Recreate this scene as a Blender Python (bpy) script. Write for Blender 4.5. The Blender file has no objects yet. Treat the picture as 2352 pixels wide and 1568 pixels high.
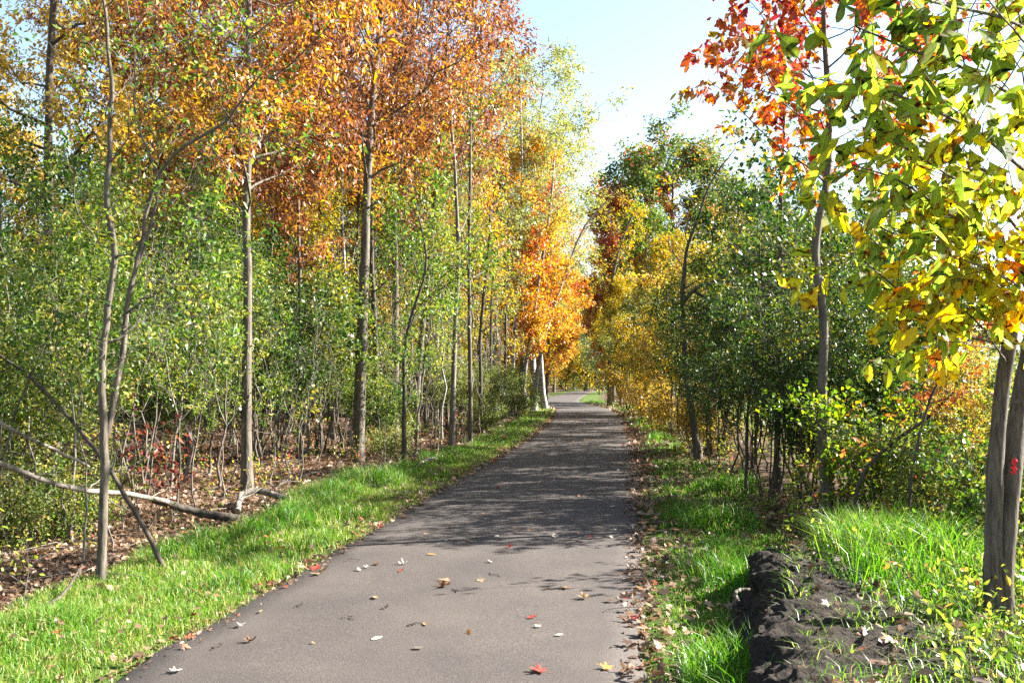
import bpy, math
import numpy as np

C = bpy.context.scene
COL = C.collection
R = math.radians
rng = np.random.default_rng(11)

# ------------------------------------------------------------------ camera
EYE, FPX, PITCH = 1.6, 2122.0, R(2.32)
cam = bpy.data.cameras.new('camera')
cam.sensor_width = 36.0
cam.lens = FPX / 2352.0 * 36.0
cam.clip_start = 0.05
cam.clip_end = 2000.0
camo = bpy.data.objects.new('camera', cam)
COL.objects.link(camo)
camo.location = (0, 0, EYE)
camo.rotation_euler = (R(90) + PITCH, 0, 0)
C.camera = camo

# ------------------------------------------------------------------ sky, sun, exposure
SUN_AZ, SUN_EL = 75.0, 31.0        # clockwise from straight ahead (+Y), elevation
world = bpy.data.worlds.new('World')
C.world = world
world.use_nodes = True
wn = world.node_tree
bg = wn.nodes['Background']
sky = wn.nodes.new('ShaderNodeTexSky')
sky.sky_type = 'NISHITA'
sky.sun_disc = False
sky.sun_elevation = R(SUN_EL)
sky.sun_rotation = R(SUN_AZ)
sky.air_density = 1.2
sky.dust_density = 1.0
sky.ozone_density = 0.7
wn.links.new(sky.outputs[0], bg.inputs[0])
bg.inputs[1].default_value = 0.05
sl = bpy.data.lights.new('sun', 'SUN')
sl.energy = 5.0
sl.angle = R(0.5)
sl.color = (1.0, 0.95, 0.87)
so = bpy.data.objects.new('sun', sl)
COL.objects.link(so)
so.rotation_euler = (R(90 - SUN_EL), 0, R(180 - SUN_AZ))
C.view_settings.view_transform = 'Standard'
C.view_settings.look = 'None'
C.view_settings.gamma = 1.0
C.view_settings.exposure = 2.85
C.cycles.max_bounces = 6
C.cycles.diffuse_bounces = 3
C.cycles.transmission_bounces = 4
C.cycles.glossy_bounces = 2
C.cycles.use_denoising = False
C.cycles.sample_clamp_indirect = 4.0

# ------------------------------------------------------------------ numpy helpers
def nrm(v):
    return v / np.maximum(np.linalg.norm(v, axis=-1, keepdims=True), 1e-9)

def smooth(x, a, b):
    t = np.clip((x - a) / (b - a), 0, 1)
    return t * t * (3 - 2 * t)

_tab = np.random.default_rng(3).random((256, 256))
def vnoise(x, y):
    x = np.asarray(x, float); y = np.asarray(y, float)
    xi = np.floor(x).astype(int); yi = np.floor(y).astype(int)
    fx = x - xi; fy = y - yi
    fx = fx * fx * (3 - 2 * fx); fy = fy * fy * (3 - 2 * fy)
    g = lambda a, b: _tab[a % 256, b % 256]
    return (g(xi, yi) * (1 - fx) * (1 - fy) + g(xi + 1, yi) * fx * (1 - fy)
            + g(xi, yi + 1) * (1 - fx) * fy + g(xi + 1, yi + 1) * fx * fy) * 2 - 1

def fbm(x, y, o=4):
    s = 0; a = 1; f = 1
    for i in range(o):
        s = s + a * vnoise(x * f + 17.3 * i, y * f + 9.1 * i); a *= .5; f *= 2.03
    return s

# the path's centre line
_py = np.array([-8, -3, 0, 4.9, 10.3, 18, 26, 37, 48.5, 55, 60, 66, 72, 83, 106, 130, 170.])
_px = np.array([-2.4, -1.75, -1.36, -.71, 0.0, 1.02, 2.0, 3.0, 3.7, 3.55, 3.25, 3.3, 3.8, 4.9, 7.5, 11, 18.])
_fy = np.arange(-8, 170, .5)
_fx = np.interp(_fy, _py, _px)
_k = np.exp(-np.linspace(-2, 2, 11) ** 2); _k /= _k.sum()
_fx = np.convolve(np.pad(_fx, 5, mode='reflect', reflect_type='odd'), _k, mode='valid')
def pc(y):
    return np.interp(y, _fy, _fx)
HALF = 1.4

def step_at(y):            # where the cut soil bank rises, measured from the path's centre
    return 1.92 + (y - 3.86) * .12
def gz(x, y):
    x = np.asarray(x, float); y = np.asarray(y, float)
    off = x - pc(y)
    on = smooth(np.abs(off), HALF - .05, HALF + .25)
    z = -.02 + on * (.035 + .035 * fbm(x * .9, y * .9, 3))
    left = smooth(-off, 2.7, 4.2)
    z = z + left * (-.06 + .09 * fbm(x * .35 + 5, y * .35, 3))
    ter = smooth(off, step_at(y) + .0, step_at(y) + .25) * (1 - smooth(y, 6.3, 8.2)) * smooth(y, -2, 0)
    z = z + ter * .27
    z = z - .55 * smooth(off, 4.2, 8.0)
    z = z + 2.3 * smooth(x, 16, 40) * smooth(y, 20, 90)
    return z

def P(u, v, Y):            # the world point at depth Y seen at (u, v) of the 2352 px wide photograph
    d = (u - 1176.0) / FPX; s = (784.0 - v) / FPX
    yy = math.cos(PITCH) - s * math.sin(PITCH)
    zz = s * math.cos(PITCH) + math.sin(PITCH)
    return np.array([d / yy * Y, Y, EYE + zz / yy * Y])

def G(u, v):               # the ground point seen there
    ys = np.concatenate([np.arange(2.5, 30, .02), np.arange(30, 150, .1)])
    p = P(u, v, 1.0); dx = p[0]; dz = p[2] - EYE
    z = EYE + dz * ys
    g = gz(dx * ys, ys)
    i = np.argmax(z <= g)
    if z[i] > g[i]: i = len(ys) - 1
    return np.array([dx * ys[i], ys[i], g[i]])

# ------------------------------------------------------------------ mesh building
class MB:
    def __init__(s): s.V = []; s.F = []; s.n = 0
    def add(s, V, F, tint=0.5, edge=None, mat=0):
        F = np.asarray(F, np.int32)
        V = np.asarray(V, np.float32).reshape(-1, 3)
        if len(F) == 0: return
        t = np.broadcast_to(np.asarray(tint, np.float32), (len(F),))
        e = np.zeros(len(V), np.float32) if edge is None else np.asarray(edge, np.float32)
        s.V.append((V, e)); s.F.append((F + s.n, t, mat)); s.n += len(V)
    def mesh(s, name, mats, smooth_=True):
        me = bpy.data.meshes.new(name)
        V = np.concatenate([v for v, e in s.V]); E = np.concatenate([e for v, e in s.V])
        li = np.concatenate([f.ravel() for f, t, m in s.F])
        tot = np.concatenate([np.full(len(f), f.shape[1], np.int32) for f, t, m in s.F])
        T = np.concatenate([t for f, t, m in s.F])
        M = np.concatenate([np.full(len(f), m, np.int32) for f, t, m in s.F])
        st = np.zeros(len(tot), np.int32); st[1:] = np.cumsum(tot)[:-1]
        me.vertices.add(len(V)); me.vertices.foreach_set('co', V.ravel())
        me.loops.add(len(li)); me.loops.foreach_set('vertex_index', li)
        me.polygons.add(len(tot)); me.polygons.foreach_set('loop_start', st)
        me.polygons.foreach_set('material_index', M)
        if smooth_: me.polygons.foreach_set('use_smooth', np.ones(len(tot), bool))
        me.attributes.new('leaf_tint', 'FLOAT', 'FACE').data.foreach_set('value', T)
        me.attributes.new('leaf_edge', 'FLOAT', 'POINT').data.foreach_set('value', E)
        for m in mats: me.materials.append(m)
        me.update(calc_edges=True)
        return me

def link(name, me, parent=None, mat=None):
    o = bpy.data.objects.new(name, me)
    COL.objects.link(o)
    if parent: o.parent = parent
    if mat:
        o.material_slots[0].link = 'OBJECT'; o.material_slots[0].material = mat
    return o
def tag(o, label, cat=None, group=None, kind=None):
    if label: o['label'] = label
    if cat: o['category'] = cat
    if group: o['group'] = group
    if kind: o['kind'] = kind
    return o
def thing(name, label, cat, loc, rotz=0.0, sc=1.0, group=None):
    o = bpy.data.objects.new(name, None)
    COL.objects.link(o)
    o.empty_display_size = .2
    o.location = tuple(float(c) for c in loc); o.rotation_euler = (0, 0, rotz)
    o.scale = (sc, sc, sc) if np.isscalar(sc) else sc
    return tag(o, label, cat, group)

def tubes(Pn, Rn, S):
    N, K, _ = Pn.shape
    t = nrm(np.gradient(Pn, axis=1))
    d = nrm(Pn[:, -1] - Pn[:, 0])
    ref = np.where(np.abs(d[:, 2:3]) > .8, np.array([[1., 0, 0]]), np.array([[0, 0, 1.]]))[:, None, :]
    a = nrm(np.cross(t, ref)); b = np.cross(t, a)
    th = np.arange(S) / S * 2 * np.pi
    V = Pn[:, :, None] + Rn[:, :, None, None] * (np.cos(th)[None, None, :, None] * a[:, :, None] + np.sin(th)[None, None, :, None] * b[:, :, None])
    base = (np.arange(N) * K * S)[:, None, None] + (np.arange(K - 1) * S)[None, :, None]
    j = np.arange(S)[None, None, :]; j2 = (j + 1) % S
    F = np.stack([base + j, base + j2, base + S + j2, base + S + j], -1).reshape(-1, 4)
    return V.reshape(-1, 3), F

def along(Pn, idx, t):
    K = Pn.shape[1]
    f = np.clip(t, 0, .9999) * (K - 1); i = f.astype(int); fr = (f - i)[:, None]
    a = Pn[idx, i]; b = Pn[idx, i + 1]
    return a * (1 - fr) + b * fr, nrm(b - a)
def along1(Rn, idx, t):
    K = Rn.shape[1]
    f = np.clip(t, 0, .9999) * (K - 1); i = f.astype(int); fr = f - i
    return Rn[idx, i] * (1 - fr) + Rn[idx, i + 1] * fr

def offshoots(g, Pn, Rn, n, t0, t1, ang, L, up, K, rfrac=.5, rmin=.002, wob=.06, prof=None, golden=True, flat=0.0):
    """n children on every polyline of Pn, between t0 and t1 of its length"""
    N = len(Pn)
    idx = np.repeat(np.arange(N), n)
    t = t0 + (t1 - t0) * ((np.tile(np.arange(n), N) + g.random(N * n)) / n)
    pos, tan = along(Pn, idx, t)
    rad = along1(Rn, idx, t)
    ref = np.where(np.abs(tan[:, 2:3]) > .8, np.array([[1., 0, 0]]), np.array([[0, 0, 1.]]))
    a = nrm(np.cross(tan, ref)); b = np.cross(tan, a)
    az = np.tile(np.arange(n), N) * 2.39996 + np.repeat(g.random(N) * 6.28, n) + g.normal(0, .5, N * n)
    pe = np.cos(az)[:, None] * a + np.sin(az)[:, None] * b * (1 - flat)
    an = R(ang) + g.normal(0, R(10), N * n)
    d = nrm(np.cos(an)[:, None] * tan + np.sin(an)[:, None] * pe)
    tt = (t - t0) / max(t1 - t0, 1e-6)
    ln = L * (prof(tt) if prof else np.ones_like(tt)) * g.uniform(.7, 1.25, N * n)
    s = np.linspace(0, 1, K)[None, :, None]
    w = np.cumsum(g.normal(0, 1, (N * n, K, 3)), 1); w -= w[:, :1]
    Q = pos[:, None] + d[:, None] * ln[:, None, None] * s
    Q = Q + np.array([0, 0, 1.])[None, None] * (up * ln)[:, None, None] * s ** 2 + w * wob * ln[:, None, None] / math.sqrt(K)
    r0 = np.maximum(rad * rfrac * g.uniform(.7, 1, N * n), rmin)
    Rr = r0[:, None] * (1 - .75 * np.linspace(0, 1, K)[None])
    return Q, np.maximum(Rr, rmin * .6), idx

# leaf templates -----------------------------------------------------------
def template(right, left=None, fold=.12, curl=.10):
    right = np.array(right, float)
    left = right if left is None else np.array(left, float)
    V = []; E = []; F = []
    def rib(y): return (0.0, y, -curl * y * y)
    for side, pts in ((1, right), (-1, left)):
        b = len(V)
        for x, y in pts:
            ry = min(max(y, 0), 1) * .92 + .02
            V.append(rib(ry)); E.append(0)
            V.append((side * x, y, fold * x - curl * y * y)); E.append(1)
        for i in range(len(pts) - 1):
            q = [b + 2 * i, b + 2 * i + 1, b + 2 * i + 3, b + 2 * i + 2]
            F.append(q if side > 0 else q[::-1])
    return np.array(V), np.array(F), np.array(E)
OVAL = [(.0, 0), (.11, .12), (.20, .36), (.215, .62), (.13, .87), (0, 1)]
TRI = [(.0, 0), (.06, .14), (.15, .34), (.32, .58), (.37, .74), (.28, .76), (.13, .60), (.13, .66), (.19, .82), (.12, .95), (0, 1)]
T_OVAL = template(OVAL)
T_TRI = template(TRI)
T_MIT = template(OVAL, TRI)
def simple(w, fold=.3, curl=.15):
    V = np.array([(0, 0, 0), (w, .45, fold * w), (0, 1, -curl), (-w, .45, fold * w)], float)
    return V, np.array([(0, 1, 2), (0, 2, 3)]), np.array([0, 1, .5, 1.])
def simple6(w, fold=.3, curl=.2):
    V = np.array([(0, 0, 0), (w * .9, .3, fold * w), (w * .7, .7, fold * w - curl * .5), (0, 1, -curl), (-w * .7, .7, fold * w - curl * .5), (-w * .9, .3, fold * w)], float)
    return V, np.array([(0, 1, 2, 3), (0, 3, 4, 5)]), np.array([0, 1, 1, .5, 1, 1.])
T_SLIM = simple(.20, .35, .25); T_LEAF = simple(.26); T_BROAD = simple(.36); T_NARROW = simple(.17); T_LEAF6 = simple6(.28); T_ROUND6 = simple6(.42)
def star(seed, curl):
    g = np.random.default_rng(seed)
    n = 33
    th = np.linspace(-math.pi * .9, math.pi * .9, n)
    lob = .76 + .24 * np.cos(th * 6.283 / 1.1)
    r = lob * (.62 - .26 * np.abs(th) / math.pi) * g.uniform(.88, 1.1, n)
    V = [(0, .38, 0)]
    for a, q in zip(th, r): V.append((math.sin(a) * q, .38 + math.cos(a) * q, 0))
    V = np.array(V); V[:, 2] = curl * ((V[:, 0] ** 2) * g.uniform(.4, 1.6) + (V[:, 1] - .4) ** 2 * g.uniform(-.6, 1.4)) + g.normal(0, .012, len(V))
    b = len(V)
    V = np.concatenate([V, [(-.012, -.35, .03), (.012, -.35, .03), (.012, .38, .005), (-.012, .38, .005)]])
    F = [(0, i + 1, i) for i in range(1, n)] + [(b, b + 1, b + 2), (b, b + 2, b + 3)]
    return V, np.array(F), np.concatenate([[0], np.ones(n), [0, 0, 0, 0]])

def leaf_arrays(tpl, pos, yd, n, size, zs=None):
    tv, tf, te = tpl
    N = len(pos)
    y = nrm(yd); x = nrm(np.cross(y, n)); nn = np.cross(x, y)
    z = tv[None, :, 2:3] * (np.ones((N, 1, 1)) if zs is None else zs[:, None, None])
    V = pos[:, None] + size[:, None, None] * (tv[None, :, 0:1] * x[:, None] + tv[None, :, 1:2] * y[:, None] + z * nn[:, None])
    F = (tf[None] + (np.arange(N) * len(tv))[:, None, None]).reshape(-1, tf.shape[1])
    return V.reshape(-1, 3), F, len(tf), np.tile(te, N)

def add_leaves(mb, g, tpl, pos, yd, n, size, tint, mat=0):
    V, F, k, e = leaf_arrays(tpl, pos, yd, n, size, g.uniform(-.6, 1.8, len(pos)))
    mb.add(V, F, np.repeat(np.clip(tint, 0, 1), k), e, mat)

def twig_leaves(mb, g, Pt, per, size, tpl, droop=.5, spread=.04, tint=None, t0=.15, tilt=.7, mat=0, hgrad=None):
    N = len(Pt)
    idx = np.repeat(np.arange(N), per)
    t = t0 + (1 - t0) * g.random(N * per)
    pos, tan = along(Pt, idx, t)
    pos = pos + g.normal(0, spread, pos.shape)
    yd = nrm(tan * .6 + g.normal(0, .75, pos.shape) + np.array([0, 0, -droop]))
    n = nrm(np.array([0, 0, 1.]) + g.normal(0, tilt, pos.shape))
    tn = .5 + g.normal(0, .20, N * per) + (0 if tint is None else tint[idx])
    if hgrad: tn = tn + hgrad(pos)
    add_leaves(mb, g, tpl, pos, yd, n, size * g.uniform(.6, 1.25, N * per), tn, mat)

def resample(pts, n):
    pts = np.array(pts, float)
    d = np.concatenate([[0], np.cumsum(np.linalg.norm(np.diff(pts, axis=0), axis=1))])
    s = np.linspace(0, d[-1], n)
    p0 = np.stack([np.interp(s, d, pts[:, k]) for k in range(pts.shape[1])], 1)
    if n > 6:
        k = np.array([.25, .5, .25])
        for _ in range(2):
            q = p0.copy(); q[1:-1] = k[0] * p0[:-2] + k[1] * p0[1:-1] + k[2] * p0[2:]; p0 = q
    return p0

def stem(g, pts, r0, r1, n=18, wob=.01, flare=1.35):
    p = resample(pts, n)
    w = np.cumsum(g.normal(0, wob, (n, 3)), 0); w -= np.linspace(0, 1, n)[:, None] * w[-1]
    w[:, 2] = 0; p = p + w
    t = np.linspace(0, 1, n)
    r = r0 + (r1 - r0) * t
    r = r * (1 + (flare - 1) * np.exp(-t * n * .9)) * (1 + g.normal(0, .03, n))
    return p, r

def grow(seed, stems, limb, sub, twig, leaf, bark, leafmat, sides=9, name='tree', bright=None):
    """stems: list of (points, radii).  Returns (trunk mesh, crown mesh)."""
    g = np.random.default_rng(seed)
    tr = MB(); cr = MB()
    TW = []; TI = []
    allP = []
    for (p, r) in stems:
        Pn = p[None]; Rn = r[None]
        V, F = tubes(Pn, Rn, sides); tr.add(V, F)
        if not limb: continue
        Q, Rq, ix = offshoots(g, Pn, Rn, limb['n'], limb.get('t0', .3), limb.get('t1', 1.), limb.get('ang', 55), limb['L'], limb.get('up', .25), 7, limb.get('rf', .45), .004, .10, limb.get('prof'))
        V, F = tubes(Q, Rq, 5); tr.add(V, F)
        lt = g.normal(0, .13, len(Q))
        if sub:
            Q2, R2, i2 = offshoots(g, Q, Rq, sub['n'], sub.get('t0', .2), 1., sub.get('ang', 45), sub['L'], sub.get('up', .1), 5, .5, .0025, .12, sub.get('prof', lambda t: 1.1 - .6 * t))
            V, F = tubes(Q2, R2, 3); cr.add(V, F, mat=1)
            lt2 = lt[i2] + g.normal(0, .08, len(Q2))
        else:
            Q2, R2, lt2 = Q, Rq, lt
        if twig:
            Q3, R3, i3 = offshoots(g, Q2, R2, twig['n'], .15, 1., 50, twig['L'], twig.get('up', .05), 3, .5, .0015, .12)
            V, F = tubes(Q3, R3, 3); cr.add(V, F, mat=1)
            lt3 = lt2[i3] + g.normal(0, .05, len(Q3))
        else:
            Q3, lt3 = Q2, lt2
        keep = g.random(len(Q3)) < leaf.get('keep', 1.0)
        twig_leaves(cr, g, Q3[keep], leaf['n'], leaf['size'], leaf.get('tpl', T_LEAF), leaf.get('droop', .5), leaf.get('spread', .05), lt3[keep], tilt=leaf.get('tilt', .7), hgrad=leaf.get('hgrad'))
    return tr.mesh(name + '_trunk', [bark]), (cr.mesh(name + '_crown', [leafmat, bark]) if cr.V else None)

# ------------------------------------------------------------------ materials
def mat(name):
    m = bpy.data.materials.new(name); m.use_nodes = True
    nt = m.node_tree
    for n in list(nt.nodes): nt.nodes.remove(n)
    return m, nt, nt.nodes.new('ShaderNodeOutputMaterial')
def nd(nt, t, **k):
    n = nt.nodes.new(t)
    for a, b in k.items(): setattr(n, a, b)
    return n
def ramp(nt, stops):
    r = nd(nt, 'ShaderNodeValToRGB')
    el = r.color_ramp.elements
    while len(el) < len(stops): el.new(.5)
    for e, (p, c) in zip(el, stops): e.position = p; e.color = (*c, 1)
    return r
def noise(nt, scale, detail=4, vec=None, rough=.55):
    n = nd(nt, 'ShaderNodeTexNoise'); n.inputs['Scale'].default_value = scale; n.inputs['Detail'].default_value = detail
    n.inputs['Roughness'].default_value = rough
    if vec is not None: nt.links.new(vec, n.inputs['Vector'])
    return n
def mapping(nt, out, scale):
    m = nd(nt, 'ShaderNodeMapping'); m.inputs['Scale'].default_value = scale
    nt.links.new(out, m.inputs['Vector']); return m.outputs[0]
def mixc(nt, fac, a, b, mode='MIX'):
    m = nd(nt, 'ShaderNodeMix', data_type='RGBA', blend_type=mode)
    for k, s in ((0, fac), (6, a), (7, b)):
        if hasattr(s, 'type') and hasattr(s, 'is_linked'): nt.links.new(s, m.inputs[k])
        elif k == 0: m.inputs[0].default_value = s
        else: m.inputs[k].default_value = (*s, 1)
    return m.outputs[2]

def leaf_mat(name, stops, trans=.42, spots=None, gloss=.32, rough=.42, tgain=1.55):
    m, nt, out = mat(name)
    at = nd(nt, 'ShaderNodeAttribute', attribute_name='leaf_tint')
    oi = nd(nt, 'ShaderNodeObjectInfo')
    ad = nd(nt, 'ShaderNodeMath', operation='MULTIPLY_ADD'); ad.inputs[1].default_value = .16; ad.inputs[2].default_value = -.08
    nt.links.new(oi.outputs['Random'], ad.inputs[0])
    sm = nd(nt, 'ShaderNodeMath', operation='ADD'); nt.links.new(at.outputs['Fac'], sm.inputs[0]); nt.links.new(ad.outputs[0], sm.inputs[1])
    r = ramp(nt, stops); nt.links.new(sm.outputs[0], r.inputs[0])
    col = r.outputs[0]
    if spots:
        tc = nd(nt, 'ShaderNodeTexCoord')
        n = noise(nt, 26, 3, tc.outputs['Object'])
        ed = nd(nt, 'ShaderNodeAttribute', attribute_name='leaf_edge')
        a = nd(nt, 'ShaderNodeMath', operation='MULTIPLY_ADD'); a.inputs[1].default_value = .16
        nt.links.new(ed.outputs['Fac'], a.inputs[0]); nt.links.new(n.outputs[0], a.inputs[2])
        rr = ramp(nt, [(.62, (0, 0, 0)), (.74, (1, 1, 1))]); nt.links.new(a.outputs[0], rr.inputs[0])
        col = mixc(nt, rr.outputs[0], col, spots)
        # paler midrib
        mr = ramp(nt, [(.0, (1, 1, 1)), (.09, (0, 0, 0))]); nt.links.new(ed.outputs['Fac'], mr.inputs[0])
        f2 = nd(nt, 'ShaderNodeMath', operation='MULTIPLY'); f2.inputs[1].default_value = .45; nt.links.new(mr.outputs[0], f2.inputs[0])
        col = mixc(nt, f2.outputs[0], col, (.5, .45, .12))
    bs = nd(nt, 'ShaderNodeBsdfPrincipled'); bs.inputs['Roughness'].default_value = rough
    bs.inputs['Specular IOR Level'].default_value = gloss
    nt.links.new(col, bs.inputs['Base Color'])
    tl = nd(nt, 'ShaderNodeBsdfTranslucent')
    hs = nd(nt, 'ShaderNodeHueSaturation'); hs.inputs['Saturation'].default_value = 1.08; hs.inputs['Value'].default_value = tgain
    nt.links.new(col, hs.inputs['Color']); nt.links.new(hs.outputs[0], tl.inputs[0])
    mx = nd(nt, 'ShaderNodeMixShader'); mx.inputs[0].default_value = trans
    nt.links.new(bs.outputs[0], mx.inputs[1]); nt.links.new(tl.outputs[0], mx.inputs[2]); nt.links.new(mx.outputs[0], out.inputs[0])
    return m

def bark_mat(name, dark, light, sx=22, sz=3.0, bump=.6, moss=None):
    m, nt, out = mat(name)
    tc = nd(nt, 'ShaderNodeTexCoord')
    n1 = noise(nt, 1, 6, mapping(nt, tc.outputs['Object'], (sx, sx, sz)), .65)
    n2 = noise(nt, 1, 3, mapping(nt, tc.outputs['Object'], (3, 3, 1.2)))
    r = ramp(nt, [(.32, dark), (.68, light)]); nt.links.new(n1.outputs[0], r.inputs[0])
    col = mixc(nt, n2.outputs[0], r.outputs[0], tuple(c * .6 for c in dark), 'MIX')
    r3 = ramp(nt, [(.45, (0, 0, 0)), (.75, (1, 1, 1))]); nt.links.new(n2.outputs[0], r3.inputs[0])
    col = mixc(nt, r3.outputs[0], r.outputs[0], moss or tuple(c * .8 for c in light))
    bs = nd(nt, 'ShaderNodeBsdfPrincipled'); bs.inputs['Roughness'].default_value = .85; bs.inputs['Specular IOR Level'].default_value = .2
    nt.links.new(col, bs.inputs['Base Color'])
    bp = nd(nt, 'ShaderNodeBump'); bp.inputs['Strength'].default_value = bump; bp.inputs['Distance'].default_value = .02
    nt.links.new(n1.outputs[0], bp.inputs['Height']); nt.links.new(bp.outputs[0], bs.inputs['Normal'])
    nt.links.new(bs.outputs[0], out.inputs[0])
    return m

def birch_mat():
    m, nt, out = mat('birch_bark')
    tc = nd(nt, 'ShaderNodeTexCoord')
    n1 = noise(nt, 1, 4, mapping(nt, tc.outputs['Object'], (5, 5, 28)), .6)
    n2 = noise(nt, 1, 3, mapping(nt, tc.outputs['Object'], (2, 2, 1.1)))
    r = ramp(nt, [(.40, (.035, .03, .026)), (.50, (.20, .19, .175)), (.72, (.34, .33, .31))]); nt.links.new(n1.outputs[0], r.inputs[0])
    r2 = ramp(nt, [(.56, (0, 0, 0)), (.7, (1, 1, 1))]); nt.links.new(n2.outputs[0], r2.inputs[0])
    col = mixc(nt, r2.outputs[0], r.outputs[0], (.08, .07, .06))
    bs = nd(nt, 'ShaderNodeBsdfPrincipled'); bs.inputs['Roughness'].default_value = .6
    nt.links.new(col, bs.inputs['Base Color']); nt.links.new(bs.outputs[0], out.inputs[0])
    return m

def plain_mat(name, a, b, scale, rough=.9, bump=0.0, spec=.2):
    m, nt, out = mat(name)
    tc = nd(nt, 'ShaderNodeTexCoord')
    n1 = noise(nt, scale, 6, tc.outputs['Object'], .65)
    r = ramp(nt, [(.3, a), (.7, b)]); nt.links.new(n1.outputs[0], r.inputs[0])
    bs = nd(nt, 'ShaderNodeBsdfPrincipled'); bs.inputs['Roughness'].default_value = rough; bs.inputs['Specular IOR Level'].default_value = spec
    nt.links.new(r.outputs[0], bs.inputs['Base Color'])
    if bump:
        bp = nd(nt, 'ShaderNodeBump'); bp.inputs['Strength'].default_value = bump; bp.inputs['Distance'].default_value = .03
        nt.links.new(n1.outputs[0], bp.inputs['Height']); nt.links.new(bp.outputs[0], bs.inputs['Normal'])
    nt.links.new(bs.outputs[0], out.inputs[0])
    return m

L = {}
L['green'] = leaf_mat('green_leaf', [(.08, (.022, .064, .010)), (.42, (.070, .132, .016)), (.76, (.175, .215, .028)), (1, (.34, .26, .04))])
L['glow'] = leaf_mat('yellow_green_leaf', [(.1, (.04, .085, .010)), (.5, (.10, .165, .014)), (.9, (.24, .24, .02)), (1, (.40, .18, .03))], trans=.52, tgain=1.7)
L['olive'] = leaf_mat('olive_leaf', [(.08, (.034, .066, .016)), (.42, (.095, .135, .026)), (.78, (.19, .205, .045)), (1, (.36, .25, .06))])
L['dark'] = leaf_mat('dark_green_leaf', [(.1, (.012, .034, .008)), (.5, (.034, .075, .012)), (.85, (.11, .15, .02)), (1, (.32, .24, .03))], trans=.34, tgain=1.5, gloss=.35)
L['copper'] = leaf_mat('copper_leaf', [(.0, (.065, .025, .015)), (.40, (.185, .062, .028)), (.62, (.28, .115, .034)), (.80, (.44, .23, .028)), (1, (.40, .29, .04))], trans=.40, gloss=.35, tgain=1.45)
L['orange'] = leaf_mat('orange_leaf', [(.02, (.36, .06, .03)), (.17, (.42, .15, .03)), (.45, (.44, .24, .035)), (.75, (.38, .29, .05)), (1, (.22, .24, .04))])
L['yellow'] = leaf_mat('yellow_leaf', [(.05, (.085, .125, .018)), (.35, (.22, .21, .022)), (.7, (.40, .28, .025)), (.95, (.42, .16, .02))])
L['gold'] = leaf_mat('golden_brown_leaf', [(.05, (.16, .12, .03)), (.4, (.34, .22, .04)), (.75, (.46, .30, .05)), (.95, (.30, .26, .05))])
L['birch'] = leaf_mat('birch_leaf', [(.1, (.08, .12, .03)), (.5, (.18, .20, .045)), (.9, (.34, .28, .06))])
L['oak'] = leaf_mat('oak_leaf', [(.1, (.035, .075, .018)), (.5, (.085, .125, .022)), (.75, (.20, .16, .03)), (.93, (.36, .09, .035)), (1, (.45, .05, .05))])
L['rust'] = leaf_mat('rust_leaf', [(.1, (.30, .07, .04)), (.5, (.50, .15, .05)), (.9, (.58, .34, .06))])
L['red'] = leaf_mat('red_leaf', [(.02, (.36, .26, .025)), (.3, (.40, .17, .025)), (.55, (.40, .085, .03)), (.78, (.30, .035, .03)), (1, (.16, .015, .025))], trans=.42, gloss=.4)
L['sumac'] = leaf_mat('dark_red_leaf', [(.1, (.05, .014, .014)), (.5, (.12, .028, .024)), (.9, (.22, .07, .03))])
L['sass'] = leaf_mat('lobed_leaf', [(.0, (.09, .15, .024)), (.42, (.17, .235, .03)), (.68, (.36, .33, .025)), (.84, (.52, .34, .02)), (.97, (.42, .13, .015))], trans=.66, spots=(.12, .04, .012), tgain=1.9, gloss=.25, rough=.55)
L['pine'] = leaf_mat('pine_needle', [(.1, (.012, .04, .014)), (.5, (.03, .075, .022)), (1, (.07, .13, .03))], trans=.15)
L['low'] = leaf_mat('undergrowth_leaf', [(.05, (.05, .11, .015)), (.4, (.16, .22, .03)), (.7, (.36, .33, .05)), (.9, (.45, .20, .06)), (1, (.35, .07, .05))])
L['litter'] = leaf_mat('fallen_leaf', [(.0, (.045, .026, .017)), (.3, (.125, .073, .045)), (.6, (.22, .14, .088)), (.85, (.25, .175, .11)), (1, (.24, .065, .032))], trans=.2)
L['grass'] = leaf_mat('grass_blade', [(.0, (.028, .105, .010)), (.45, (.068, .175, .016)), (.75, (.155, .225, .032)), (1, (.34, .29, .11))], trans=.45)
B = {}
B['grey'] = bark_mat('grey_bark', (.028, .023, .018), (.15, .126, .10), 26, 4, .8)
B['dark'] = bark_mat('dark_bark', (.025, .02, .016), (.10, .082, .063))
B['beech'] = bark_mat('smooth_grey_bark', (.032, .027, .021), (.15, .128, .10), 18, 6, .6)
B['furrow'] = bark_mat('furrowed_bark', (.03, .024, .02), (.17, .14, .115), 55, 6.5, 1.0)
B['pale'] = bark_mat('pale_bark', (.05, .042, .034), (.20, .175, .145), 22, 4, .7)
B['birch'] = birch_mat()
B['deadwood'] = bark_mat('dead_wood', (.07, .06, .048), (.27, .235, .195), 18, 9, .7)
B['rotten'] = bark_mat('rotten_wood', (.015, .012, .010), (.085, .07, .055), 14, 14, .8)

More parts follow.
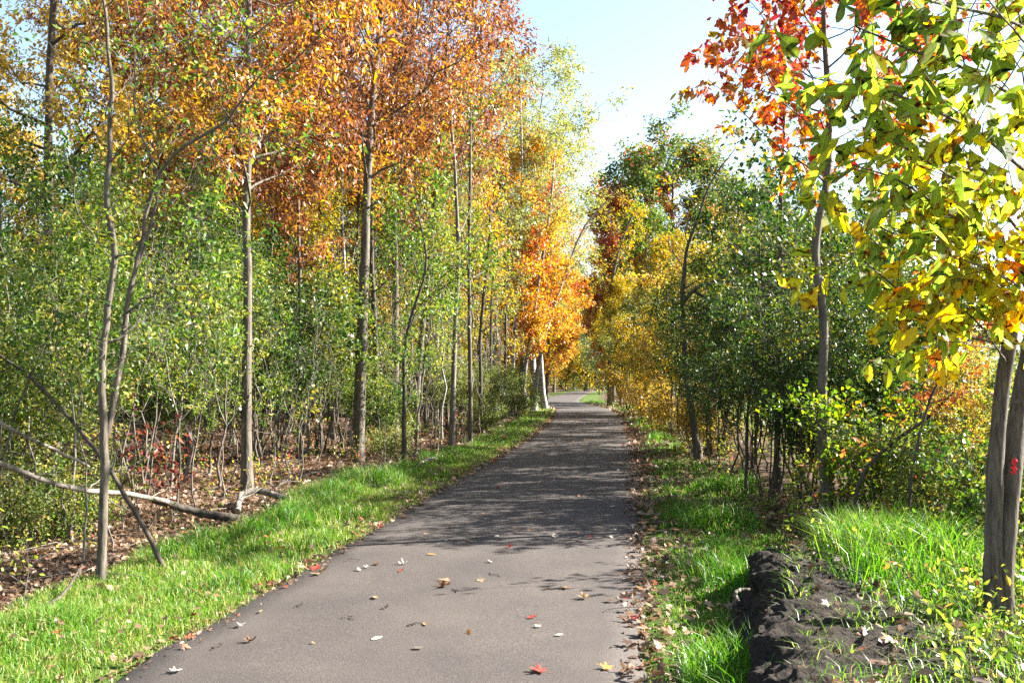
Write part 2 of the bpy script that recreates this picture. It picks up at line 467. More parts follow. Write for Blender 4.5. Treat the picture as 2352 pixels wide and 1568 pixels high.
# ------------------------------------------------------------------ ground, path, soil bank
def graded(parts):
    return np.unique(np.round(np.concatenate([np.arange(a, b, s) for a, b, s in parts]), 4))
gx = graded([(-160, -40, 10), (-40, -12, 1.2), (-12, -6, .3), (-6, 6, .09), (6, 16, .4), (16, 60, 2.5), (60, 420, 20)])
gy = graded([(-8, 3, .5), (3, 12, .09), (12, 30, .3), (30, 70, .9), (70, 140, 3), (140, 700, 25)])
X, Y = np.meshgrid(gx, gy)
Z = gz(X, Y)
ny, nx = X.shape
ii = (np.arange(ny - 1)[:, None] * nx + np.arange(nx - 1)[None]).ravel()
F = np.stack([ii, ii + 1, ii + nx + 1, ii + nx], -1)
off = X - pc(Y)
edge_n = .25 * fbm(X * .6, Y * .6, 3)
verge = np.where(off < 0, 1 - smooth(-off + edge_n, 2.7, 3.1), 1 - smooth(off + edge_n, 2.5, 3.6))
verge = np.where((off > 1.9) & (Y < 9), .55 * verge, verge)
verge = np.maximum(verge, smooth(off, 6.5, 9))
gm, nt, out = mat('ground_soil')
at = nd(nt, 'ShaderNodeAttribute', attribute_name='leaf_edge')
tc = nd(nt, 'ShaderNodeTexCoord')
n1 = noise(nt, 9, 8, tc.outputs['Object'], .7); n2 = noise(nt, 60, 4, tc.outputs['Object'], .7)
r1 = ramp(nt, [(.3, (.03, .02, .014)), (.5, (.10, .064, .043)), (.7, (.19, .13, .088))]); nt.links.new(n2.outputs[0], r1.inputs[0])
r1b = ramp(nt, [(.35, (.35, .33, .30)), (.65, (1, 1, 1))]); nt.links.new(n1.outputs[0], r1b.inputs[0])
lit = mixc(nt, 1.0, r1.outputs[0], r1b.outputs[0], 'MULTIPLY')
r2 = ramp(nt, [(.3, (.025, .045, .010)), (.55, (.06, .095, .018)), (.75, (.13, .125, .045))]); nt.links.new(n2.outputs[0], r2.inputs[0])
col = mixc(nt, at.outputs['Fac'], lit, r2.outputs[0])
bs = nd(nt, 'ShaderNodeBsdfPrincipled'); bs.inputs['Roughness'].default_value = .95; bs.inputs['Specular IOR Level'].default_value = .1
nt.links.new(col, bs.inputs['Base Color'])
bp = nd(nt, 'ShaderNodeBump'); bp.inputs['Strength'].default_value = .7; bp.inputs['Distance'].default_value = .05
nt.links.new(n2.outputs[0], bp.inputs['Height']); nt.links.new(bp.outputs[0], bs.inputs['Normal']); nt.links.new(bs.outputs[0], out.inputs[0])
mb = MB(); mb.add(np.stack([X, Y, Z], -1), F, edge=verge.ravel())
tag(link('ground', mb.mesh('ground', [gm])), 'woodland ground of leaf litter and grass on both sides of the path', kind='structure')

am, nt, out = mat('asphalt')
tc = nd(nt, 'ShaderNodeTexCoord')
n1 = noise(nt, 120, 3, tc.outputs['Object'], .8); n2 = noise(nt, 1.1, 6, tc.outputs['Object'], .6); n3 = noise(nt, 22, 4, tc.outputs['Object'], .6)
r1 = ramp(nt, [(.33, (.018, .015, .0135)), (.48, (.052, .044, .039)), (.6, (.072, .061, .054)), (.70, (.15, .13, .115))]); nt.links.new(n1.outputs[0], r1.inputs[0])
r2 = ramp(nt, [(.35, (.78, .78, .80)), (.7, (1.14, 1.12, 1.10))]); nt.links.new(n2.outputs[0], r2.inputs[0])
c2 = mixc(nt, 1.0, r1.outputs[0], r2.outputs[0], 'MULTIPLY')
r3 = ramp(nt, [(.66, (0, 0, 0)), (.80, (.5, .5, .5))]); nt.links.new(n3.outputs[0], r3.inputs[0])
c3 = mixc(nt, r3.outputs[0], c2, (.11, .095, .083))
n4 = noise(nt, 330, 1, tc.outputs['Object'], .5)
r4 = ramp(nt, [(.70, (0, 0, 0)), (.76, (.8, .8, .8))]); nt.links.new(n4.outputs[0], r4.inputs[0])
c3 = mixc(nt, r4.outputs[0], c3, (.20, .18, .16))
n5 = noise(nt, 6, 5, mapping(nt, tc.outputs['Object'], (1, .35, 1)), .7)
r5 = ramp(nt, [(.62, (0, 0, 0)), (.75, (.55, .55, .55))]); nt.links.new(n5.outputs[0], r5.inputs[0])
c3 = mixc(nt, r5.outputs[0], c3, (.038, .032, .029))
bs = nd(nt, 'ShaderNodeBsdfPrincipled'); bs.inputs['Roughness'].default_value = .8; bs.inputs['Specular IOR Level'].default_value = .25
nt.links.new(c3, bs.inputs['Base Color'])
bp = nd(nt, 'ShaderNodeBump'); bp.inputs['Strength'].default_value = .35; bp.inputs['Distance'].default_value = .004
nt.links.new(n1.outputs[0], bp.inputs['Height']); nt.links.new(bp.outputs[0], bs.inputs['Normal']); nt.links.new(bs.outputs[0], out.inputs[0])
ys = graded([(-8, 3, .5), (3, 20, .08), (20, 60, .25), (60, 165, 1)])
el = -HALF + .035 * fbm(ys * 2.2, ys * 0 + 3, 4); er = HALF + .035 * fbm(ys * 2.2, ys * 0 + 8, 4)
ts = np.concatenate([[0], np.linspace(0, 1, 13), [1]])
V = []
for k, t in enumerate(ts):
    o_ = el + (er - el) * t
    zz = np.full_like(ys, .012) + .012 * (1 - (2 * t - 1) ** 2)
    if k == 0: o_ = o_ - .04; zz = zz * 0 - .03
    if k == len(ts) - 1: o_ = o_ + .04; zz = zz * 0 - .03
    V.append(np.stack([pc(ys) + o_, ys, zz], -1))
V = np.stack(V, 1); n, k = V.shape[:2]
ii = (np.arange(n - 1)[:, None] * k + np.arange(k - 1)[None]).ravel()
mb = MB(); mb.add(V, np.stack([ii, ii + 1, ii + k + 1, ii + k], -1))
tag(link('path', mb.mesh('path', [am])), 'dark asphalt footpath running away into the trees', kind='structure')

# the cut bank of dark turned soil on the right
soil = plain_mat('dark_soil', (.009, .007, .0056), (.046, .035, .027), 45, .95, 1.0)
ys = np.linspace(3.0, 7.6, 420); ts = np.linspace(0, 1, 130)
YY, TT = np.meshgrid(ys, ts, indexing='ij')
fade = (1 - smooth(YY, 6.7, 7.5))
prof_o = np.interp(TT, [0, .3, .42, .5, .7, .9, 1], [-.28, -.10, -.06, .0, .30, .70, .90])
prof_z = np.interp(TT, [0, .06, .30, .44, .55, .75, .92, 1], [-.06, .02, .12, .31, .37, .355, .325, .22]) * (.35 + .65 * fade) - .04 * (1 - fade)
nz = fbm(YY * 6, TT * 7, 5)
XX = pc(YY) + step_at(YY) + .06 + np.where(prof_o > 0, prof_o * (.85 + .75 * (1 - smooth(YY, 4.3, 6.0))), prof_o) + .07 * nz * np.sin(TT * 3.14) + .10 * fbm(YY * 1.3, YY * 0 + 2, 3)
rdg = 1 - np.abs(fbm(YY * 4 + 9, TT * 4 + 3, 5))
ZZ = prof_z + (.05 * (rdg - .6) + .03 * fbm(YY * 7, TT * 6, 3) + .022 * fbm(YY * 26, TT * 22, 4)) * np.sin(TT * 3.14) * fade
n, k = XX.shape
ii = (np.arange(n - 1)[:, None] * k + np.arange(k - 1)[None]).ravel()
mb = MB(); mb.add(np.stack([XX, YY, ZZ], -1), np.stack([ii, ii + k, ii + k + 1, ii + 1], -1))
tag(link('soil_bank', mb.mesh('soil_bank', [soil])), 'ridge of dark freshly cut soil beside the right verge', 'soil bank')

# ------------------------------------------------------------------ grass
def blades(mb, g, pos, h, w, lean, tint):
    N = len(pos)
    az = g.random(N) * 6.283
    d = np.stack([np.cos(az), np.sin(az), np.zeros(N)], -1)
    a2 = g.random(N) * 6.283
    s = np.stack([np.cos(a2), np.sin(a2), np.zeros(N)], -1)
    up = np.array([0, 0, 1.])
    p1 = pos + up * (h * .55)[:, None] + d * (lean * h * .25)[:, None]
    p2 = pos + up * (h * (1 - .35 * lean))[:, None] + d * (lean * h * .85)[:, None]
    V = np.stack([pos - s * w[:, None], pos + s * w[:, None], p1 + s * (w * .75)[:, None], p1 - s * (w * .75)[:, None], p2], 1)
    b = (np.arange(N) * 5)[:, None]
    mb.add(V, b + np.array([[0, 1, 2, 3]]), tint)
    mb.n -= 0
    mb.F.append((b.astype(np.int32) + np.array([[3, 2, 4]], np.int32) + (mb.n - 5 * N), np.asarray(tint, np.float32), 0))

def scatter(g, y0, y1, o0, o1, dens):
    """random points between two offsets from the path centre"""
    n = int((y1 - y0) * (o1 - o0) * dens)
    y = g.uniform(y0, y1, n); o = g.uniform(o0, o1, n)
    return pc(y) + o, y, o

g = np.random.default_rng(21)
mb = MB()
for (y0, y1, dens, wf) in ((3.6, 8, 5200, 1), (8, 14, 3000, 1.3), (14, 26, 1300, 1.9), (26, 62, 420, 3.2)):
    x, y, o = scatter(g, y0, y1, -3.3, -1.36, dens)
    lim = 2.82 + .35 * fbm(x * .5 + 3, y * .5, 3)
    edge = smooth(-o, 1.38, 1.75)
    k = (-o < lim) & (g.random(len(o)) < .25 + .75 * edge)
    x, y, o, edge = x[k], y[k], o[k], edge[k]
    cl = fbm(x * 1.7, y * 1.7, 4)
    tall = smooth(-o, 1.75, 2.5) * smooth(y, 7.5, 9.5) * (1 - smooth(y, 14, 20)) * (.6 + .5 * cl) + smooth(cl, -.1, .9) * .45
    h = (.028 + .045 * edge + .18 * np.clip(tall, 0, 1.3)) * g.uniform(.5, 1.5, len(x))
    tint = .56 + g.normal(0, .18, len(x)) - .32 * np.clip(tall, 0, 1) + .18 * (1 - edge) + .12 * fbm(x * .7 + 30, y * .7, 3)
    dry = g.random(len(x)) < .11; tint = np.where(dry, .95, tint)
    blades(mb, g, np.stack([x, y, gz(x, y) - .005], -1), h, .0026 * wf * g.uniform(.7, 1.3, len(x)), g.uniform(.3, 1.1, len(x)), np.clip(tint, 0, 1))
tag(link('verge_grass', mb.mesh('verge_grass', [L['grass']])), 'bright green grass strip between the path and the left wood', 'grass', kind='stuff')

mb = MB()
for (y0, y1, dens, wf) in ((3.6, 8, 3600, 1), (8, 14, 2200, 1.3), (14, 26, 900, 1.9), (26, 62, 330, 3.2)):
    x, y, o = scatter(g, y0, y1, 1.36, 3.3, dens)
    den = smooth(fbm(x * .7, y * .7, 3) + .35, -.2, .5)
    lim = np.where(y < 7.6, step_at(y) - .22, 2.9 + .4 * fbm(x * .5, y * .5, 2))
    k = (o < lim) & (g.random(len(o)) < (.12 + .88 * smooth(o, 1.4, 1.9)) * (.25 + .75 * den))
    x, y, o, den = x[k], y[k], o[k], den[k]
    tl = smooth(fbm(x * 1.3 + 7, y * 1.3, 3), 0, .8) * smooth(o, 1.6, 1.9)
    h = (.06 + .20 * tl) * g.uniform(.6, 1.4, len(x))
    tint = .42 + g.normal(0, .17, len(x)) - .15 * tl
    tint = np.where(g.random(len(x)) < .09, .95, tint)
    blades(mb, g, np.stack([x, y, gz(x, y) - .005], -1), h, .0028 * wf * g.uniform(.7, 1.3, len(x)), g.uniform(.3, 1.1, len(x)), np.clip(tint, 0, 1))
tag(link('leafy_grass', mb.mesh('leafy_grass', [L['grass']])), 'shaded leaf strewn grass along the right edge of the path', 'grass', kind='stuff')

mb = MB()
x, y, o = scatter(g, 3.4, 8.6, 2.2, 6.0, 4600)
d = o - step_at(y)
den = smooth(d, .38 + .35 * (1 - smooth(y, 4.3, 5.8)), .75 + .6 * (1 - smooth(y, 4.3, 5.8))) * (.55 + .45 * smooth(y, 4.6, 5.4) * (1 - smooth(d + .3 * fbm(x, y, 2), 1.2, 1.9))) * (.3 + .7 * smooth(fbm(x * 1.5, y * 1.5, 3), -.5, .3))
k = g.random(len(x)) < den
x, y, d = x[k], y[k], d[k]
h = (.10 + .30 * smooth(y, 4.8, 6.0) * (1 - smooth(d, 1.1, 2.0)) + .12 * smooth(fbm(x * 2, y * 2, 2), 0, 1)) * g.uniform(.45, 1.4, len(x))
tint = np.clip(.46 + g.normal(0, .16, len(x)) + .15 * fbm(x * .9, y * .9, 2), 0, .95)
blades(mb, g, np.stack([x, y, gz(x, y) - .01], -1), h, .0032 * g.uniform(.7, 1.3, len(x)), g.uniform(.25, 1.0, len(x)), tint)
tag(link('bank_grass', mb.mesh('bank_grass', [L['grass']])), 'tall sunlit grass on top of the dark soil bank', 'grass', kind='stuff')

mb = MB()
x, y, o = scatter(g, 3.5, 8.2, 1.45, 2.35, 2600)
d = step_at(y) - o
k = (d > .02) & (d < .42) & (fbm(x * 1.6 + 4, y * 1.6, 3) > -.25)
x, y = x[k], y[k]
blades(mb, g, np.stack([x, y, gz(x, y) - .01], -1), (.11 + .16 * smooth(fbm(x * 1.6 + 4, y * 1.6, 3), -.2, .6)) * g.uniform(.5, 1.4, len(x)), .0032 * g.uniform(.7, 1.3, len(x)), g.uniform(.3, 1.0, len(x)), np.clip(.35 + g.normal(0, .16, len(x)), 0, .95))
tag(link('foot_grass', mb.mesh('foot_grass', [L['grass']])), 'long green grass leaning against the left foot of the soil bank', 'grass', kind='stuff')
mb = MB()   # stray grass hanging on the soil
x, y, o = scatter(g, 3.4, 7.2, 1.8, 3.2, 1500)
d = o - step_at(y); k = (d > -.05) & (d < 1.3) & (fbm(x * 3, y * 3, 2) > -.05)
x, y = x[k], y[k]
blades(mb, g, np.stack([x, y, gz(x, y) * 0 + .30 * smooth(d[k], -.02, .18)], -1), g.uniform(.05, .2, len(x)), np.full(len(x), .003), g.uniform(.6, 1.2, len(x)), g.uniform(.3, .9, len(x)))
tag(link('stray_grass', mb.mesh('stray_grass', [L['grass']])), 'sparse grass tufts growing out of the cut soil bank', 'grass', kind='stuff')

# ------------------------------------------------------------------ leaf litter (stuff)
T_STAR = [star(s, c) for s, c in ((1, .5), (2, -.4), (3, .9), (4, .3))]
def flat_leaves(mb, g, x, y, size, tint, lift=.006, tilt=.35, tpls=None):
    for j, tp in enumerate(tpls or [T_LEAF6, T_ROUND6]):
        k = np.arange(len(x)) % len(tpls or [1, 1]) == j
        n_ = k.sum()
        pos = np.stack([x[k], y[k], gz(x[k], y[k]) + lift * g.uniform(.5, 2, n_)], -1)
        az = g.random(n_) * 6.283
        yd = np.stack([np.cos(az), np.sin(az), g.normal(0, tilt * .5, n_)], -1)
        nn = nrm(np.array([0, 0, 1.]) + g.normal(0, tilt, (n_, 3)))
        add_leaves(mb, g, tp, pos, yd, nn, size[k], tint[k])
mb = MB()
for (y0, y1, o0, dens, s0) in ((4.5, 14, 9, 620, .052), (14, 26, 12, 240, .075), (26, 60, 14, 70, .12)):
    x, y, o = scatter(g, y0, y1, -o0, -2.3, dens)
    k = -o > 2.75 + .35 * fbm(x * .5 + 3, y * .5, 3)
    x, y = x[k], y[k]
    flat_leaves(mb, g, x, y, s0 * g.uniform(.5, 1.5, len(x)), .46 + g.normal(0, .24, len(x)), .014, .75, [T_LEAF6, T_STAR[0], T_ROUND6])
tag(link('leaf_litter', mb.mesh('leaf_litter', [L['litter']])), 'brown carpet of fallen leaves on the left forest floor', 'leaf litter', kind='stuff')
mb = MB()
for (y0, y1, dens, s0) in ((3.6, 9, 85, .055), (9, 20, 60, .07), (20, 60, 22, .12)):
    x, y, o = scatter(g, y0, y1, -2.9, -1.3, dens * 1.0)
    w = np.exp(-(-o - 1.4) * 1.2)
    k = g.random(len(o)) < .25 + .75 * w
    x, y = x[k], y[k]
    flat_leaves(mb, g, x, y, s0 * g.uniform(.35, 1.3, len(x)), .66 + g.normal(0, .24, len(x)), .04, .6, T_STAR + [T_LEAF6, T_OVAL])
x, y, o = scatter(g, 3.6, 40, -1.52, -1.33, 160)
flat_leaves(mb, g, x, y, .055 * g.uniform(.4, 1.4, len(x)) * (1 + y * .02), .5 + g.normal(0, .26, len(x)), .02, .6, T_STAR + [T_LEAF6, T_OVAL])
x, y, o = scatter(g, 3.6, 30, -1.45, -1.27, 420)
flat_leaves(mb, g, x, y, .022 * g.uniform(.4, 1.6, len(x)) * (1 + y * .03), .4 + g.normal(0, .26, len(x)), .02, .8)
tag(link('verge_leaves', mb.mesh('verge_leaves', [L['litter']])), 'tan dead leaves scattered over the left grass verge', 'leaf litter', kind='stuff')
mb = MB()
for (y0, y1, dens, s0) in ((3.6, 9, 150, .06), (9, 20, 100, .08), (20, 60, 40, .13)):
    x, y, o = scatter(g, y0, y1, 1.34, 3.4, dens)
    k = (y > 7.4) | (o < step_at(y) - .1)
    x, y = x[k], y[k]
    flat_leaves(mb, g, x, y, s0 * g.uniform(.6, 1.3, len(x)), .36 + g.normal(0, .24, len(x)), .035, .6, T_STAR + [T_LEAF6, T_OVAL, T_TRI])
x, y, o = scatter(g, 3.6, 30, 1.28, 1.62, 170)
flat_leaves(mb, g, x, y, .07 * g.uniform(.35, 1.4, len(x)) * (1 + y * .015), .36 + g.normal(0, .26, len(x)), .025, .6, T_STAR + [T_LEAF6, T_OVAL, T_TRI])
x, y, o = scatter(g, 3.4, 8.5, 1.8, 5.5, 85)
k = o > step_at(y) + .15
x, y = x[k], y[k]
flat_leaves(mb, g, x, y, .06 * g.uniform(.4, 1.3, len(x)), .33 + g.normal(0, .25, len(x)), .085, .6, T_STAR + [T_LEAF6, T_OVAL, T_TRI])
x, y, o = scatter(g, 3.6, 30, 1.22, 1.45, 420)
flat_leaves(mb, g, x, y, .024 * g.uniform(.4, 1.6, len(x)) * (1 + y * .03), .36 + g.normal(0, .26, len(x)), .02, .8)
tag(link('edge_leaves', mb.mesh('edge_leaves', [L['litter']])), 'reddish brown dead leaves heaped along the right path edge', 'leaf litter', kind='stuff')

mb = MB()
x, y, o = scatter(g, 5.5, 36, -9, -2.8, 3.4)
N = len(x); a = g.random(N) * 6.28; ln = g.uniform(.12, .55, N)
d = np.stack([np.cos(a), np.sin(a), g.normal(0, .22, N)], -1)
p0 = np.stack([x, y, gz(x, y) + .02], -1)
V, F = tubes(np.stack([p0 - d * ln[:, None] * [1, 1, 0], p0 + g.normal(0, .02, (N, 3)) + [0, 0, .02], p0 + d * ln[:, None]], 1), np.repeat(g.uniform(.002, .007, N), 3).reshape(N, 3), 4)
mb.add(V, F)
tag(link('twig_litter', mb.mesh('twig_litter', [B['pale']])), 'dead twigs strewn over the left forest floor', 'twig litter', kind='stuff')
# ------------------------------------------------------------------ undergrowth (stuff)
def seedlings(mb, g, x, y, hmin, hmax, per, size, tint0):
    N = len(x)
    h = g.uniform(hmin, hmax, N)
    base = np.stack([x, y, gz(x, y) - .02], -1)
    tip = base + np.stack([g.normal(0, .15, N) * h, g.normal(0, .15, N) * h, h], -1)
    Pn = np.stack([base, base * .5 + tip * .5 + g.normal(0, .03, (N, 3)), tip], 1)
    V, F = tubes(Pn, np.tile(np.array([[.004, .003, .0015]]), (N, 1)), 3); mb.add(V, F, mat=1)
    lt = tint0 + g.normal(0, .2, N)
    twig_leaves(mb, g, Pn, per, size, T_LEAF6, .2, .06, lt, .25, .5)
mb = MB()
x, y, o = scatter(g, 5.5, 32, -9.5, -2.75, 3.0)
k = fbm(x * .4, y * .4, 3) + g.normal(0, .4, len(x)) > 0
seedlings(mb, g, x[k], y[k], .15, .8, 13, .045, .1)
x, y, o = scatter(g, 5.6, 11, -7.5, -2.9, 16)
k = fbm(x * .8 + 11, y * .8, 3) + g.normal(0, .2, len(x)) > .12
seedlings(mb, g, x[k], y[k], .10, .5, 14, .045, -.15)
x, y, o = scatter(g, 11, 30, -7.5, -2.9, 3)
k = fbm(x * .6 + 21, y * .6, 3) + g.normal(0, .2, len(x)) > .15
seedlings(mb, g, x[k], y[k], .2, .7, 16, .055, .12)
tag(link('left_undergrowth', mb.mesh('left_undergrowth', [L['low'], B['pale']])), 'thin yellow green seedlings covering the left forest floor', 'undergrowth', kind='stuff')
mb = MB()
x, y, o = scatter(g, 7.4, 40, 2.7, 6.5, 3.2)
seedlings(mb, g, x, y, .2, .9, 22, .06, -.12)
x, y, o = scatter(g, 3.3, 8, 2.7, 6.5, 60)
k = g.random(len(x)) < smooth(o - step_at(y) + .4 * fbm(x, y, 2), .5, 1.4)
seedlings(mb, g, x[k], y[k], .06, .38, 12, .045, -.2)
x, y, o = scatter(g, 3.6, 9, 4.0, 8, 7)
seedlings(mb, g, x, y, .2, .8, 22, .06, -.1)
tag(link('right_undergrowth', mb.mesh('right_undergrowth', [L['low'], B['dark']])), 'leafy weeds and seedlings under the right hand trees', 'undergrowth', kind='stuff')

# ------------------------------------------------------------------ tree prototypes
def straight(g, h, r0, n=16, wob=.03, lean=.03):
    a = g.random() * 6.28
    return stem(g, [(0, 0, -.1), (lean * h * .5 * math.cos(a), lean * h * .5 * math.sin(a), h * .5), (lean * h * math.cos(a), lean * h * math.sin(a), h)], r0, r0 * .18, n, wob)
oval = lambda t: .35 + .75 * np.sin(np.pi * (.12 + .86 * t))
cone = lambda t: 1.1 - .85 * t
flatp = lambda t: .55 + .5 * np.sin(np.pi * t)
g = np.random.default_rng(5)
PRO = {}
PRO['beech'] = grow(101, [straight(g, 12, .13)], dict(n=26, t0=.33, ang=58, L=3.3, up=.25, prof=oval), dict(n=8, L=1.15), dict(n=6, L=.42), dict(n=19, size=.12, tpl=T_SLIM, droop=.7, spread=.06), B['beech'], L['copper'], name='beech')
PRO['maple'] = grow(102, [straight(g, 11, .14)], dict(n=34, t0=.14, ang=62, L=2.5, up=.25, prof=oval), dict(n=8, L=1.0), dict(n=6, L=.42), dict(n=17, size=.13, tpl=T_BROAD, droop=.3, spread=.08, tilt=.5), B['grey'], L['orange'], name='maple')
PRO['birch'] = grow(103, [straight(g, 16, .12, wob=.06)], dict(n=36, t0=.34, ang=48, L=3.1, up=.15, prof=oval), dict(n=7, L=.95, up=-.1), dict(n=5, L=.45, up=-.3), dict(n=16, size=.09, tpl=T_BROAD, droop=.6, spread=.06), B['birch'], L['birch'], name='birch')
PRO['oak'] = grow(104, [straight(g, 15, .24, wob=.12)], dict(n=22, t0=.34, ang=55, L=5.0, up=.3, prof=oval, rf=.55), dict(n=11, L=1.7, t0=.3), dict(n=8, L=.5), dict(n=24, size=.17, tpl=T_BROAD, droop=.3, spread=.16), B['dark'], L['oak'], name='oak')
PRO['sapling'] = grow(105, [straight(g, 5.2, .035, wob=.05, lean=.08)], dict(n=17, t0=.22, ang=55, L=1.55, up=.25, prof=oval), dict(n=5, L=.5, t0=.35), dict(n=3, L=.24), dict(n=16, size=.075, tpl=T_LEAF6, droop=.35, spread=.05), B['grey'], L['green'], name='sapling')
PRO['roadside'] = grow(115, [straight(g, 5.2, .04, wob=.05, lean=.05)], dict(n=17, t0=.16, ang=58, L=1.65, up=.22, prof=oval), dict(n=4, L=.55, t0=.4), dict(n=4, L=.26), dict(n=19, size=.09, tpl=T_LEAF6, droop=.35, spread=.05), B['dark'], L['dark'], name='roadside')
PRO['slim'] = grow(106, [straight(g, 5.5, .03, wob=.05, lean=.08)], dict(n=17, t0=.3, ang=48, L=1.0, up=.3, prof=cone), dict(n=6, L=.5), dict(n=4, L=.25), dict(n=9, size=.07, tpl=T_LEAF6, droop=.35, spread=.05), B['pale'], L['olive'], name='slim')
def multi(g, n, h, spread, r):
    out_ = []
    for i in range(n):
        a = i * 6.28 / n + g.uniform(-.4, .4); s = spread * g.uniform(.5, 1.1); hh = h * g.uniform(.7, 1.05)
        out_.append(stem(g, [(.05 * math.cos(a), .05 * math.sin(a), -.1), (s * .4 * math.cos(a), s * .4 * math.sin(a), hh * .45), (s * math.cos(a), s * math.sin(a), hh)], r, r * .25, 12, .03))
    return out_
PRO['thicket'] = grow(107, multi(g, 5, 3.8, 1.3, .020), dict(n=11, t0=.36, ang=55, L=1.0, up=.2, prof=flatp), dict(n=5, L=.4, t0=.35), dict(n=3, L=.2), dict(n=13, size=.066, tpl=T_LEAF6, droop=.35, spread=.05), B['grey'], L['olive'], sides=6, name='thicket')
PRO['shrub'] = grow(108, multi(g, 7, 2.6, 1.1, .018), dict(n=10, t0=.38, ang=58, L=.85, up=.15, prof=flatp), dict(n=6, L=.38), dict(n=3, L=.2), dict(n=9, size=.062, tpl=T_ROUND6, droop=.3, spread=.05), B['grey'], L['green'], sides=6, name='shrub')
PRO['bush'] = grow(109, multi(g, 7, 1.4, .8, .012), dict(n=8, t0=.15, ang=60, L=.5, up=.15, prof=flatp), dict(n=4, L=.28), dict(n=3, L=.15), dict(n=6, size=.055, tpl=T_ROUND6, droop=.2, spread=.04), B['dark'], L['green'], sides=5, name='bush')
PRO['bare'] = grow(110, [straight(g, 3.6, .014, wob=.05, lean=.12)], dict(n=14, t0=.25, ang=45, L=.7, up=.3, prof=cone), dict(n=5, L=.3), None, dict(n=3, size=.055, tpl=T_LEAF6, keep=.55, droop=.4, spread=.02), B['pale'], L['olive'], sides=5, name='bare')
PRO['pine'] = grow(111, [straight(g, 12, .13)], dict(n=46, t0=.12, ang=82, L=2.2, up=-.05, prof=cone), dict(n=9, L=.7, ang=50), dict(n=5, L=.3), dict(n=20, size=.11, tpl=T_NARROW, droop=-.1, spread=.05), B['dark'], L['pine'], name='pine')

def place(kind, name, label, cat, loc, rot=0., sc=1., group=None, leaf=None, bark=None):
    tr, cr = PRO[kind]
    t = thing(name, label, cat, loc, rot, sc, group)
    link('trunk', tr, t, B[bark] if bark else None)
    c = link('crown', cr, t, L[leaf] if leaf else None)
    return t
def at(u, Y, dz=-.03):
    x = (u - 1176.0) / FPX * Y / (math.cos(PITCH) + .0)
    x = P(u, 870, Y)[0]
    return np.array([x, Y, gz(x, Y) + dz])

def hero(name, label, cat, seed, uvs, w0, w1, bark, leaf, limb, sub=None, twig=None, lf=None, group=None, Y=None, dY=None, n=22, wob=.008, sides=10, more=None):
    """a tree whose stem runs through points of the photograph at its own distance"""
    g = np.random.default_rng(seed)
    base = G(*uvs[0]) if Y is None else at(uvs[0][0], Y)
    Y0 = base[1]
    pts = [base - np.array([0, 0, .12])]
    for i, (u, v) in enumerate(uvs[1:]):
        yy = Y0 + (dY[i] if dY else 0)
        pts.append(P(u, v, yy))
    k = .5 / FPX * Y0
    p, r = stem(g, np.array(pts) - base, w0 * k, w1 * k, n, wob)
    stems = [(p, r)]
    for (uv2, a, b, d2) in (more or []):
        q = [P(u, v, Y0 + d) - base for (u, v), d in zip(uv2, d2)]
        stems.append(stem(g, q, a * k, b * k, n, wob, 1.0))
    tr, cr = grow(seed, stems, limb, sub, twig, lf or dict(n=0, size=.1), B[bark], L[leaf], sides, name)
    t = thing(name, label, cat, base, 0, 1, group)
    link('trunk', tr, t)
    if cr: link('crown', cr, t)
    return t

big = dict(n=30, t0=.34, ang=58, L=3.0, up=.22, prof=oval)
bsub = dict(n=8, L=1.1); btw = dict(n=6, L=.42)
blf = dict(n=18, size=.11, tpl=T_SLIM, droop=.75, spread=.06)
hero('copper_tree', 'straight grey trunk with copper leaves, standing nearest of the copper trees by the log', 'tree', 1, [(568, 1128), (566, 900), (570, 700), (570, 540), (573, 330), (570, 180), (575, -160), (580, -420)], 24, 7, 'grey', 'copper', dict(n=26, t0=.40, ang=60, L=2.6, up=.2, prof=oval), bsub, btw, blf)
hero('copper_tree', 'tallest rust brown leaved tree, thick dark grey trunk leaning slightly right', 'tree', 2, [(822, 1062), (832, 800), (842, 500), (852, 260), (880, 0), (900, -300)], 28, 8, 'beech', 'copper', dict(n=34, t0=.42, ang=55, L=3.3, up=.25, prof=oval), dict(n=8, L=1.2, t0=.3), btw, dict(blf, n=14))
hero('copper_tree', 'copper leaved tree with dark trunk right of the tallest rust brown tree', 'tree', 3, [(906, 990), (906, 700), (900, 480), (900, 300), (905, 0), (910, -150)], 19, 6, 'grey', 'copper', dict(n=24, t0=.40, ang=55, L=3.2, up=.2, prof=oval), bsub, btw, dict(blf, n=14, size=.12), Y=24)
hero('copper_tree', 'slender copper leaved tree bending right towards the birches', 'tree', 4, [(952, 1000), (968, 760), (985, 620), (1005, 420), (1018, 250), (1030, 60), (1040, -60)], 15, 5, 'beech', 'copper', dict(n=24, t0=.48, ang=55, L=2.7, up=.15, prof=oval), bsub, btw, dict(blf, n=12, size=.12), Y=25)
lt_ = dict(n=9, t0=.45, ang=48, L=1.1, up=.2, prof=cone); lsub = dict(n=5, L=.5); llf = dict(n=7, size=.085, tpl=T_LEAF6, spread=.04)
hero('slim_tree', 'dark slim trunk close behind the tallest rust brown tree', 'tree', 5, [(870, 1000), (862, 800), (855, 560), (858, 420)], 15, 8, 'dark', 'green', lt_, lsub, None, llf, Y=21)
hero('slim_tree', 'dark crooked sapling with green leaves in front of the slim grey trunks', 'tree', 6, [(927, 1080), (925, 930), (930, 800), (940, 740), (975, 650), (985, 590), (970, 520), (955, 470)], 12, 4, 'dark', 'green', dict(n=16, t0=.3, ang=50, L=1.3, up=.2, prof=oval), dict(n=6, L=.5), dict(n=3, L=.25), dict(n=10, size=.075, tpl=T_LEAF6, spread=.05))
